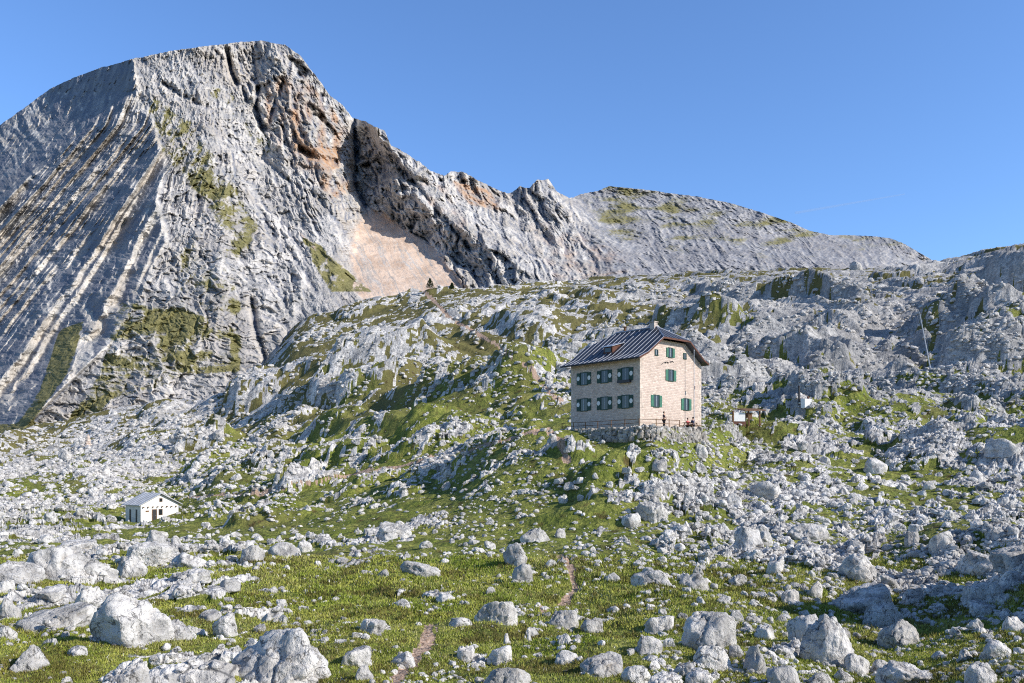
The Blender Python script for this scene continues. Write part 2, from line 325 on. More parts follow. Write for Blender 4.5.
def hit(u, v):
    """ground point seen at picture column u, row v (in the setting's own metres)"""
    i = int(round((u + 240) / (U[1] - U[0]))); c = Vp[:, i]; k = np.argmax(c <= v); 
    if c[k] > v: k = NY - 2
    return Vector(((u - CX) / F * Yr[k], Yr[k], Z[k, i]))
# ------------------------------------------------------------------ the mountain, its buttresses and the far ridge
SKY = [(-260, 330), (-100, 190), (0, 125), (20, 111), (50, 89), (75, 77), (100, 68), (133, 59), (170, 51), (205, 46), (240, 42), (262, 41), (285, 45), (300, 55), (315, 75), (330, 95), (345, 108), (352, 117), (365, 121), (375, 126), (385, 131), (391, 146), (405, 152), (420, 163), (430, 170), (445, 176), (450, 172), (462, 171), (470, 175), (485, 185), (500, 191), (510, 193), (520, 187), (530, 189), (537, 180), (548, 179), (556, 191), (570, 197), (590, 193), (610, 186), (640, 189), (670, 193), (700, 197), (730, 203), (760, 212), (790, 222), (810, 231), (830, 235), (850, 235), (870, 236), (890, 238), (905, 244), (920, 253), (932, 260), (950, 267), (1024, 276), (1300, 290)]
FOOT = [(-260, 480), (0, 470), (60, 460), (120, 430), (180, 410), (250, 405), (300, 385), (345, 330), (480, 310), (640, 292), (1300, 300)]
CR = [  # crease lines: (row, column, distance)
 [(30, -260, 1650), (130, -260, 1500), (250, -260, 1150), (350, -260, 850), (440, -260, 640), (500, -260, 540)],
 [(30, 135, 880), (60, 134, 850), (84, 139, 800), (111, 149, 755), (160, 166, 680), (200, 158, 620), (240, 168, 565), (290, 140, 500), (340, 115, 450), (400, 52, 395), (440, 15, 360), (500, -20, 320)],
 [(30, 200, 870), (60, 190, 855), (111, 200, 765), (160, 215, 700), (240, 225, 570), (290, 215, 505), (340, 190, 450), (400, 130, 392), (440, 100, 365), (500, 60, 325)],
 [(30, 262, 960), (60, 248, 915), (110, 250, 850), (150, 262, 800), (200, 270, 720), (250, 285, 620), (300, 295, 540), (380, 290, 440), (500, 290, 320)],
 [(30, 300, 925), (60, 292, 900), (110, 305, 850), (150, 318, 800), (200, 332, 730), (250, 340, 640), (300, 335, 530), (380, 340, 430), (500, 340, 320)],
 [(30, 352, 1060), (118, 352, 1010), (190, 358, 950), (212, 371, 905), (230, 358, 810), (257, 354, 700), (293, 345, 560), (350, 350, 450)],
 [(30, 354, 1060), (118, 353, 1010), (190, 360, 950), (211, 373, 900), (243, 427, 800), (292, 469, 650), (330, 500, 560)],
 [(30, 375, 900), (126, 376, 890), (155, 398, 850), (207, 432, 780), (235, 474, 720), (270, 528, 640), (300, 552, 580), (340, 570, 540)],
 [(30, 500, 1010), (190, 500, 1000), (220, 520, 920), (250, 550, 800), (285, 590, 650), (330, 600, 560)],
 [(30, 548, 1000), (178, 545, 990), (220, 570, 900), (250, 600, 800), (285, 640, 650), (330, 660, 600)],
 [(30, 562, 1250), (190, 562, 1230), (215, 600, 1080), (250, 640, 880), (275, 680, 730), (330, 700, 640)],
 [(30, 700, 1300), (195, 700, 1290), (230, 720, 1050), (265, 740, 800), (330, 740, 700)],
 [(30, 850, 1300), (235, 850, 1280), (265, 870, 900), (330, 880, 750)],
 [(30, 940, 1400), (262, 940, 1300), (330, 940, 1000)],
 [(30, 1300, 1500), (330, 1300, 1300)]]
NR, NC = 620, 1560
Um = np.linspace(-260, 1300, NC); sx, sy_ = zip(*SKY); sk = np.interp(Um, sx, sy_)
amp = 1.2 + 2.2 * sst(300, 340, Um) * (1 - sst(560, 620, Um)) - .6 * sst(600, 640, Um)
z1 = np.zeros_like(Um)
sk = sk + amp * (fbm(Um / 14, z1 + 3.3, 5, 5, .62)) + .6 * fbm(Um / 3, z1 + 8.3, 6, 3)
ft = np.interp(Um, *zip(*FOOT)); T = np.linspace(0, 1, NR)[:, None]
Vm = sk[None] * (1 - T) + ft[None] * T; UM = np.repeat(Um[None], NR, 0)
ar_ = dict((r, y) for r, u, y in CR[1])
CR = [[(r, u, 480 + .62 * (y - 480)) for r, u, y in L] for L in CR]
CR[0] = [(r, -260, y + .62 * (u + 260)) for r, u, y in CR[1]]
vq = np.linspace(30, 500, 471); Yq = np.empty((471, NC))
cu = np.array([np.interp(vq, [c[0] for c in L], [c[1] for c in L]) for L in CR]); cy = np.array([np.interp(vq, [c[0] for c in L], [c[2] for c in L]) for L in CR])
for i in range(471):
    o = np.maximum.accumulate(cu[:, i] + np.arange(len(CR)) * 1e-3); Yq[i] = np.interp(Um, o, cy[:, i])
Yq = blur(blur(Yq, 7, 1), 9, 0)
vi = np.clip(Vm - 30, 0, 469.99); v0 = vi.astype(int); ci = np.repeat(np.arange(NC)[None], NR, 0)
du_ = 5.5 * fbm(UM / 40, Vm / 11, 181, 4, .6) * sst(46, 66, Vm)
cj = np.clip((UM + du_ + 260) / (Um[1] - Um[0]), 0, NC - 1.001); c0 = cj.astype(int); cf2 = cj - c0
Ym = (Yq[v0, c0] * (1 - cf2) + Yq[v0, c0 + 1] * cf2) * (1 - (vi - v0)) + (Yq[v0 + 1, c0] * (1 - cf2) + Yq[v0 + 1, c0 + 1] * cf2) * (vi - v0)
def area(poly, soft=6):
    return blur(blur(inpoly(UM, Vm, poly).astype(float), soft, 1), soft, 0)
# bedding: lines that fan out from below the summit; p numbers the bed that passes a point
pp = np.linspace(-700, 700, 2801)
MP = np.interp(pp, [-700, 100, 145, 170, 195, 222, 245, 270, 320, 700], [.86, .84, .80, .66, .46, .16, -.20, -.42, -.62, -.62])
vr = np.linspace(30, 500, 471); PB = np.empty((471, NC))
for i, v in enumerate(vr):
    dv = v - 125; dv = dv if dv > 0 else dv * .45
    u_ = pp - MP * dv - .00035 * dv * dv * (MP > 0) * MP; PB[i] = np.interp(Um, np.maximum.accumulate(u_ + 1e-6 * pp), pp)
PBm = PB[v0, ci] * (1 - (vi - v0)) + PB[v0 + 1, ci] * (vi - v0)
sideA = area([(-400, -100), (134, 0), (134, 60), (139, 84), (149, 111), (166, 160), (158, 200), (168, 240), (140, 290), (115, 340), (52, 400), (15, 440), (-20, 500), (-400, 500)], 5)
PBm = PBm + (5 - 3.4 * sideA) * fbm(UM / 60, Vm / 60, 111, 3) + (1.6 - .9 * sideA) * fbm(UM / 9, Vm / 9, 112, 3)
def saw(q, e=.25):
    fr = q - np.floor(q); return fr - sst(1 - e, 1, fr)          # rises slowly, drops at the riser
zz = np.zeros_like(PBm)
def beds(w, seed, e, ln=75):
    q = PBm / w + 1.1 * perlin(PBm / (2.7 * w), zz + .5, seed)
    am = np.clip(.55 + 1.5 * perlin(PBm / (1.4 * w), Vm / ln, seed + 3) + (37 / ln) * perlin(UM / 25, Vm / 18, seed + 6), 0, 1.6)
    return w * saw(q, e) * am
bedw = area([(-400, 140), (0, 150), (60, 120), (128, 80), (150, 120), (165, 150), (240, 150), (330, 200), (300, 300), (260, 400), (60, 500), (-400, 500)], 10)
bedw = bedw * (1 - .7 * area([(-400, 0), (120, 50), (132, 90), (0, 215), (-400, 400)], 12))
s_m = Ym / F
uline = np.interp(Vm, [50, 92, 150, 205, 300, 400], [134, 134, 62, 0, -130, -260]); plain = sst(-4, 10, uline - UM); plain_off = 2.1 * np.maximum(uline - UM, 0)
sideA = area([(-400, -100), (134, 0), (134, 60), (139, 84), (149, 111), (166, 160), (158, 200), (168, 240), (140, 290), (115, 340), (52, 400), (15, 440), (-20, 500), (-400, 500)], 5)
def bcell(w, l, seed):
    f1, f2, r, ox, oy, r2, r3 = cells(PBm / w, (Vm - .2 * UM + 9 * fbm(UM / 20, Vm / 20, seed + 9, 2)) / l, seed)
    return sst(0, .22, f2 - f1) * (r - .5 + 1.6 * ox * (r2 - .8) + .9 * oy * (r3 - .5))
def ribline(w, seed, sh=.10):
    q = PBm / w + 1.0 * perlin(PBm / (2.7 * w), zz + .5, seed); fr = q - np.floor(q) - .5
    am = np.clip(.1 + 1.7 * perlin(PBm / (1.3 * w), Vm / 90, seed + 3) + .4 * perlin(UM / 25, Vm / 18, seed + 6), 0, 1.5)
    return w * am * (np.exp(-(fr / sh) ** 2))
ribs = ribline(24, 301, .09) * .34 + ribline(11, 302, .14) * .28 + ribline(5, 303, .2) * .2
for pts, w_, d_ in [([(133, 104), (112, 125), (71, 163)], 1.8, 9), ([(149, 120), (101, 162), (67, 206)], 2.4, 11), ([(163, 127), (124, 158), (84, 190), (64, 220), (20, 260), (-40, 318)], 4.5, 15), ([(170, 160), (135, 192), (111, 213)], 2.6, 10),
                    ([(182, 205), (128, 259), (104, 277)], 3., 11), ([(187, 218), (141, 259), (108, 294)], 3.2, 11), ([(89, 306), (62, 345), (40, 372), (20, 402), (6, 436)], 3.5, 13), ([(138, 309), (108, 350), (80, 385), (60, 420)], 3., 9), ([(70, 200), (20, 240), (-30, 280)], 2., 7)]:
    ribs = ribs + d_ * np.exp(-(segdist(UM, Vm, pts) / w_) ** 2) * (.75 + .5 * fbm(UM / 12, Vm / 12, 310, 3))
rel = (beds(30, 121, .2) * .3 + beds(13, 122, .22) * .45 + beds(6, 123, .3) * .8 + beds(3.2, 124, .4) * 1.1 + bcell(15, 52, 321) * 7 + bcell(8, 20, 322) * 7.5 + bcell(4.4, 9, 323) * 6.5 + bcell(2.5, 4, 324) * 4) * bedw * (1 - .75 * sideA) + (beds(38, 331, .16, 130) * .75 + beds(18, 332, .24, 110) * 1.0 + beds(9, 333, .28, 70) * 1.05 + beds(4, 334, .33, 40) * .8 + bcell(5, 16, 361) * 2.6 + bcell(2.6, 6, 362) * 1.8) * sideA * (1 - .93 * plain) + 1.4 * bcell(6, 22, 363) * sideA * plain - plain_off
darkD = area([(352, 118), (385, 128), (400, 158), (430, 205), (472, 235), (530, 272), (545, 300), (470, 300), (430, 243), (372, 213), (358, 190)], 3)
cliffC = area([(235, 50), (300, 55), (352, 118), (356, 190), (368, 215), (345, 225), (300, 190), (262, 130), (240, 90)], 8)
ridgeF = area([(385, 128), (545, 170), (640, 290), (530, 300), (472, 235), (400, 155)], 5)
scree = area([(372, 208), (385, 215), (430, 246), (470, 293), (480, 330), (385, 340), (355, 275), (350, 250), (358, 225)], 6)
scree = np.clip(scree * 1.15 + .5 * (scree > .02) * fbm(UM / 10, Vm / 16, 191, 4), 0, 1)
scree = np.maximum(scree, .9 * area([(298, 232), (304, 236), (372, 296), (364, 300), (340, 278)], 2))
G = sst(0, 1, area([(560, 150), (1400, 150), (1400, 400), (640, 400), (600, 260)], 14))
face = np.clip(1 - bedw - G, 0, 1) * (1 - scree)
slope_dir = (UM * .80 - Vm * .60)                     # buttress grain running down to the right
g1 = UM * .88 - Vm * .48 + 6 * fbm(UM / 30, Vm / 30, 131, 3); g2 = UM * .48 + Vm * .88
crag = ridged(g1 / 30, g2 / 75, 132, 6, .6) - .35
f1, f2, r, ox, oy, r2, r3 = cells(g1 / 13, g2 / 24, 133); cb = sst(0, .25, f2 - f1) * (r - .5 + 1.2 * (ox * (r2 - .5) + oy * (r3 - .5)))
f1, f2, r, ox, oy, r2, r3 = cells(g1 / 5, g2 / 8, 134); cb2 = sst(0, .25, f2 - f1) * (r - .5 + 1.2 * (ox * (r2 - .5) + oy * (r3 - .5)))
rel += darkD * (cb * 8 + cb2 * 6)
rel += face * sst(330, 250, UM) * sst(190, 150, Vm) * (bcell(9, 20, 351) * 4 + bcell(4, 7, 352) * 4)
rel += face * (.55 + .8 * np.clip(darkD + cliffC + ridgeF, 0, 1)) * (crag * 20 + cb * 9 + cb2 * 4)
rel += (bedw * .22 * (1 - .6 * sideA) + .03 * (UM < 200) + .6 * face * (UM > 150) + .08 * scree + .35 * G) * (fbm(UM / 8, Vm / 7, 141, 5, .7) * 5 + fbm(UM / 2.4, Vm / 2.0, 142, 2, .7) * 2.2)
rel += scree * (fbm(g1 / 5, g2 / 60, 143, 3) * 1.2 + .3 * fbm(UM / 2, Vm / 2, 144, 2))
gg = UM * .75 + Vm * -1.0
rel += G * (ridged(gg / 26 + .5 * fbm(UM / 40, Vm / 40, 151, 3), (UM + Vm) / 90, 152, 5, .62) * 15 + fbm(UM / 14, Vm / 8, 153, 5, .62) * 12)
# named clefts and ledges of the face
def cleft(pts, w, d):
    return d * np.exp(-(segdist(UM, Vm, pts) / w) ** 2)
for pts, w, d in [([(227, 50), (231, 70), (237, 84)], 2.2, -22), ([(258, 88), (256, 108), (262, 128)], 3, -18), ([(354, 118), (356, 150), (355, 185), (364, 205)], 3.5, -25), ([(165, 84), (185, 97), (206, 108)], 3.0, -10),
                  ([(300, 150), (318, 158), (335, 162)], 3.5, -18), ([(262, 158), (285, 178), (320, 200), (345, 232)], 3, -8), ([(130, 92), (110, 112), (70, 140), (0, 196)], 2.5, -6), ([(265, 130), (292, 60), (300, 75)], 3, -10),
                  ([(252, 300), (256, 330), (268, 365)], 3, -14), ([(92, 310), (100, 330), (82, 345)], 7, -12), ([(395, 160), (420, 190), (440, 215), (470, 250)], 4, -14), ([(290, 250), (315, 290)], 3, -7)]:
    rel += cleft(pts, w, d)
rel = rel * (1 - .0) 
Ym2 = Ym * (1 - rel * s_m / Ym * 1.0)
XM = (UM - CX) / F * Ym2; ZM = (H - Vm) / F * Ym2
# reverse side behind the crest
back = []
for k in range(1, 5):
    yb = Ym2[0] + 60 * k * k; back.append((XM[0] + 20 * (k - 1), yb, ZM[0] - 22 * k * k))
B3 = [np.stack(b, -1) for b in back[::-1]]
PM = np.concatenate([np.stack(B3, 0), np.stack([XM, YY[0, 0] * 0 + Ym2, ZM], -1)], 0)
grass = .62 * area([(140, 85), (190, 120), (240, 190), (262, 230), (240, 260), (200, 200), (160, 150)], 12)
for poly, w in [([(300, 235), (320, 245), (372, 292), (330, 292), (312, 262)], 1.1), ([(60, 330), (85, 320), (70, 370), (35, 420), (25, 450), (0, 450), (40, 390)], 1.), ([(120, 300), (180, 310), (240, 330), (240, 370), (170, 385), (110, 400), (90, 430), (60, 430), (100, 370)], .62), ([(180, 240), (240, 250), (240, 320), (170, 320)], .42),
                ([(195, 80), (230, 90), (300, 170), (330, 200), (300, 195), (240, 130)], .38), ([(-400, 436), (60, 422), (60, 500), (-400, 500)], .8), ([(425, 200), (520, 225), (560, 270), (520, 262), (470, 230)], .35), ([(230, 300), (290, 310), (300, 420), (230, 420)], .3)]:
    grass += w * area(poly, 5)
grass = np.where(UM > 290, grass * (.7 + .9 * fbm(UM / 14, Vm / 16, 163, 5, .65)), grass * 1.25 * (.75 + 1.3 * fbm(PBm / 16, Vm / 26, 163, 5, .7)) - .06 * (rel - blur(rel, 4, 1)) * (grass > .02)) + .10 * fbm(UM / 6, Vm / 5, 164, 3) * (grass > .02)
grass += G * (.44 + .62 * fbm((UM + Vm * .6) / 45, Vm / 12, 161, 4)) - .25 * G * sst(235, 262, Vm) - .5 * darkD
stain = (1 - .85 * darkD) * np.clip(.9 * area([(262, 75), (300, 70), (345, 125), (352, 190), (330, 200), (290, 160), (268, 130)], 8) * (.4 + 1.2 * perlin(UM / 10, Vm / 30, 171)) + 1.1 * area([(296, 145), (338, 150), (342, 168), (305, 170)], 5)
      + .8 * area([(450, 180), (490, 190), (500, 210), (470, 205)], 5) + .45 * area([(400, 180), (440, 185), (480, 240), (450, 250)], 8) * (.4 + perlin(UM / 12, Vm / 14, 172)) + .5 * area([(520, 210), (600, 240), (640, 270), (560, 285)], 10) * (.3 + perlin(UM / 12, Vm / 9, 173)) + .05, 0, 1)
tone = np.clip(.5 + (rel - blur(blur(rel, 5, 0), 5, 1)) / 7, 0, 1)  # recesses darkened: shade painted into the rock tone
gu = np.gradient(blur(rel, 2, 1), axis=1); tone = tone * (1 - sideA) + .8 * sideA; tone = tone * (1 - .35 * G); slab_shade = np.clip(sideA * .85 * sst(-.7, .1, gu) * (.80 + .5 * fbm(PBm / 3, Vm / 30, 341, 4)), 0, 1); tone = tone * (1 - slab_shade)  # left face slabs darkened, shade painted into the tone; risers stay light
scree = np.clip(scree * (1.05 - .8 * sst(.0, .28, fbm(g1 / 3.5, g2 / 75, 195, 4, .7)) - .5 * sst(.12, .3, fbm(UM / 3, Vm / 3, 196, 3))), 0, 1)
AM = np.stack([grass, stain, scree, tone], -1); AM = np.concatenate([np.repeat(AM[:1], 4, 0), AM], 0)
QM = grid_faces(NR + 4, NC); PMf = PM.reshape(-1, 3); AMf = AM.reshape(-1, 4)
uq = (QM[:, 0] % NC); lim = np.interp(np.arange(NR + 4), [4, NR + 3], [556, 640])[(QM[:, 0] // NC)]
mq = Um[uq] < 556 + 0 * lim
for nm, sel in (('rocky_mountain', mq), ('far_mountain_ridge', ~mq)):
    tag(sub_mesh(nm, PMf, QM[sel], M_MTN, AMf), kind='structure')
# ------------------------------------------------------------------ sky, sun, camera
SAZ, SEL = math.atan2(.925, -.38), math.radians(30)          # azimuth from +Y clockwise
w = bpy.data.worlds.new('World'); sc.world = w; w.use_nodes = True; wt_ = w.node_tree; bg = wt_.nodes['Background']; gn = wt_.nodes.new('ShaderNodeVectorMath'); gn.operation = 'MULTIPLY'; gn.inputs[1].default_value = (.90, 1.19, 1.58)
sky = wt_.nodes.new('ShaderNodeTexSky'); sky.sky_type = 'NISHITA'; sky.sun_disc = False; sky.sun_elevation = SEL; sky.sun_rotation = SAZ; sky.altitude = 300; sky.air_density = 1.; sky.dust_density = .6; sky.ozone_density = 2.
wt_.links.new(sky.outputs[0], gn.inputs[0]); 
def wn(k, op, *ins):
    n_ = wt_.nodes.new(k); n_.operation = op
    for i_, v_ in enumerate(ins):
        if hasattr(v_, 'node'): wt_.links.new(v_, n_.inputs[i_])
        else: n_.inputs[i_].default_value = v_
    return n_.outputs[0]
tc = wt_.nodes.new('ShaderNodeTexCoord'); sp_w = wt_.nodes.new('ShaderNodeSeparateXYZ'); wt_.links.new(tc.outputs['Generated'], sp_w.inputs[0])
def wr(s_, a_, b_, c_2, d_2):
    n_ = wt_.nodes.new('ShaderNodeMapRange'); n_.interpolation_type = 'SMOOTHSTEP'; wt_.links.new(s_, n_.inputs[0])
    for i_, v_ in enumerate((a_, b_, c_2, d_2)): n_.inputs[i_ + 1].default_value = v_
    return n_.outputs[0]
# sky dimmed at the zenith and behind the view, out of frame, to cut fill light
dk = wn('ShaderNodeMath', 'MULTIPLY', wr(sp_w.outputs[2], .48, .85, 1., .50), wr(sp_w.outputs[1], -.5, .35, .72, 1.))
sc_ = wt_.nodes.new('ShaderNodeVectorMath'); sc_.operation = 'SCALE'; wt_.links.new(gn.outputs[0], sc_.inputs[0]); wt_.links.new(dk, sc_.inputs['Scale']); wt_.links.new(sc_.outputs[0], bg.inputs[0]); bg.inputs[1].default_value = .15
sun = bpy.data.lights.new('sun', 'SUN'); sun.energy = 5.; sun.angle = math.radians(.5); sun.color = (1., .945, .87); so = bpy.data.objects.new('sun', sun); COL.objects.link(so)
S = Vector((math.sin(SAZ) * math.cos(SEL), math.cos(SAZ) * math.cos(SEL), math.sin(SEL))); so.rotation_euler = S.to_track_quat('Z', 'Y').to_euler()
cam = bpy.data.cameras.new('camera'); co = bpy.data.objects.new('camera', cam); COL.objects.link(co); co.location = (0, 0, 0); co.rotation_euler = (math.radians(90), 0, 0)
cam.sensor_width = 36; cam.lens = F / 1024 * 36; cam.shift_y = (H - 341.5) / 1024; cam.clip_start = .5; cam.clip_end = 20000; sc.camera = co
sc.view_settings.view_transform = 'Standard'; sc.view_settings.look = 'None'; sc.view_settings.exposure = 0; sc.cycles.filter_width = 1.1
sc.cycles.use_denoising = False; sc.cycles.max_bounces = 5
# ------------------------------------------------------------------ boulders and stones
def mat_boulder():
    t = NT('weathered limestone'); p = t.pos(); rc, n1, n3 = rock_col(t, p, 1.6)
    st = t.noise(t.pos((1, 1, .35)), 3.2, 6, .7); rc = t.mix(t.ramp(st, .58, .70, 0, .6), rc, (.20, .19, .185))
    pit = t.noise(t.pos((1, 1, .6)), 1.7, 7, .78); rc = t.mix(t.ramp(pit, .60, .66, 0, .8), rc, (.17, .165, .16)); ckn = t.n('ShaderNodeTexVoronoi'); ckn.feature = 'DISTANCE_TO_EDGE'; ckn.inputs['Scale'].default_value = 1.1; wn = t.n('ShaderNodeVectorMath'); wn.operation = 'ADD'; t.l(p, wn.inputs[0]); nn = t.n('ShaderNodeTexNoise'); nn.inputs['Scale'].default_value = 2.2; nn.inputs['Detail'].default_value = 4; t.l(p, nn.inputs['Vector']); t.l(nn.outputs['Color'], wn.inputs[1]); t.l(wn.outputs[0], ckn.inputs['Vector']); rc = t.mix(t.ramp(ckn.outputs['Distance'], .022, .0, 0, .85), rc, (.06, .058, .055))
    rc = t.mix(t.math('MULTIPLY', t.rnd(), .28), rc, (.30, .29, .28))
    hz = t.noise(p, 1.3, 5, .7); rc = t.mix(t.ramp(hz, .62, .70, 0, .35), rc, (.34, .27, .19))
    t.base(rc); t.bump(t.math('ADD', t.math('MULTIPLY', n1, 2.), t.math('MULTIPLY', pit, -.8)), .16, 1.); return t.m
M_BOU = mat_boulder()
def ico(sub):
    bm = bmesh.new(); bmesh.ops.create_icosphere(bm, subdivisions=sub, radius=1.); bm.verts.ensure_lookup_table()
    V = np.array([v.co[:] for v in bm.verts]); T_ = np.array([[v.index for v in f.verts] for f in bm.faces]); bm.free(); return V, T_
ICO = {s: ico(s) for s in (1, 2, 3, 4, 5)}
def n3d(P, f, seed, o=3, g=.5):
    return (fbm(P[:, 0] * f + 3, P[:, 1] * f, seed, o, g) + fbm(P[:, 1] * f, P[:, 2] * f + 5, seed + 20, o, g) + fbm(P[:, 2] * f, P[:, 0] * f + 8, seed + 40, o, g)) / 1.6
def rock_shape(seed, sub, style='block'):
    """a fractured lump: cut by planes, rounded, pitted; spans about -1..1 in x and y, base near 0, top 1"""
    r = np.random.RandomState(seed); D, T_ = ICO[sub]
    npl = {'block': 11, 'round': 14, 'slab': 11, 'jag': 15, 'cone': 12}[style]
    N = r.normal(size=(npl, 3)); N /= np.linalg.norm(N, axis=1)[:, None]; d = r.uniform(.62, 1., npl) if style != 'round' else r.uniform(.84, 1., npl)
    if style == 'cone': N[:, 2] = np.abs(N[:, 2]) * .9 + .35; N /= np.linalg.norm(N, axis=1)[:, None]
    if style == 'slab': N[0] = (r.uniform(-.3, .3), r.uniform(-.3, .1), 1); N[0] /= np.linalg.norm(N[0]); d[0] = .5
    dot = D @ N.T; rr = np.where(dot > .05, d[None] / np.maximum(dot, .05), 9.); k = 45. if style != 'round' else 24.
    rad = -np.log(np.exp(-k * np.minimum(rr, 3)).sum(1) + math.exp(-k * 1.15)) / k
    Pn = D * rad[:, None]
    o = r.uniform(0, 50)
    if sub >= 3:
        lo = 1.1 * n3d(Pn + o, 1.9, 11 + seed % 70, 2); rad = rad - .16 * np.clip(lo, 0, 1) ** .7
        rad = rad + .07 * n3d(Pn + o, 1.1, seed % 90, 2)
        w = n3d(Pn + o, 2.6, 7 + seed % 50, 4, .6); rad = rad + .06 * w; st_ = (D @ N[0]) * 5 + w * 1.2; rad = rad + .035 * (st_ - np.floor(st_))
        cr = np.abs(n3d(Pn + o + .15 * w[:, None], .9, 33 + seed % 50, 2)); rad = rad - .13 * np.exp(-(cr / .03) ** 2)
        cr = np.abs(n3d(Pn + o, 1.7, 55 + seed % 50, 2)); rad = rad - .05 * np.exp(-(cr / .04) ** 2)
    if sub >= 4:
        rad = rad + .035 * n3d(Pn + o, 8., 91 + seed % 60, 3, .65); f = np.abs(n3d(Pn * (1, 1, .5) + o, 5., 61 + seed % 60, 2)); rad = rad - .03 * np.exp(-(f / .05) ** 2)
    Pn = D * rad[:, None]; mx = np.abs(Pn[:, :2]).max(0); Pn[:, :2] /= mx; zb = -.35
    z = Pn[:, 2]; z = np.where(z < zb, zb + (z - zb) * .25, z); z = (z - zb) / (z.max() - zb); Pn[:, 2] = z
    return Pn, T_
_RM = {}
def rock_data(seed, sub, style):
    if (seed, sub, style) not in _RM:
        V, T_ = rock_shape(seed, sub, style); o = mesh_np('boulder', V, T_, M_BOU, smooth=sub >= 4); me = o.data; bpy.data.objects.remove(o); _RM[(seed, sub, style)] = me
    return _RM[(seed, sub, style)]
def boulder(u, v, w, h, seed, sub, style, label, group=None, name='boulder', dep=.85, rz=None):
    p = hit(u, v); k = p.y / F
    o = bpy.data.objects.new(name, rock_data(seed, sub, style)); COL.objects.link(o)
    sx_, sz_ = w * k * .5, h * k * (.86 if w > 38 else .93)
    o.scale = (sx_ * 1.06, sx_ * dep, sz_ * 1.32); y = p.y + sx_ * dep * .6; x = (u - CX) / F * y
    z0 = float(zat(x, y)); o.location = (x, y, min(z0, p.z + .3 * sz_) - .30 * sz_); o.rotation_euler = (0, 0, rz if rz is not None else (seed * 1.7) % .9 - .45)
    return tag(o, label, 'boulder', group)
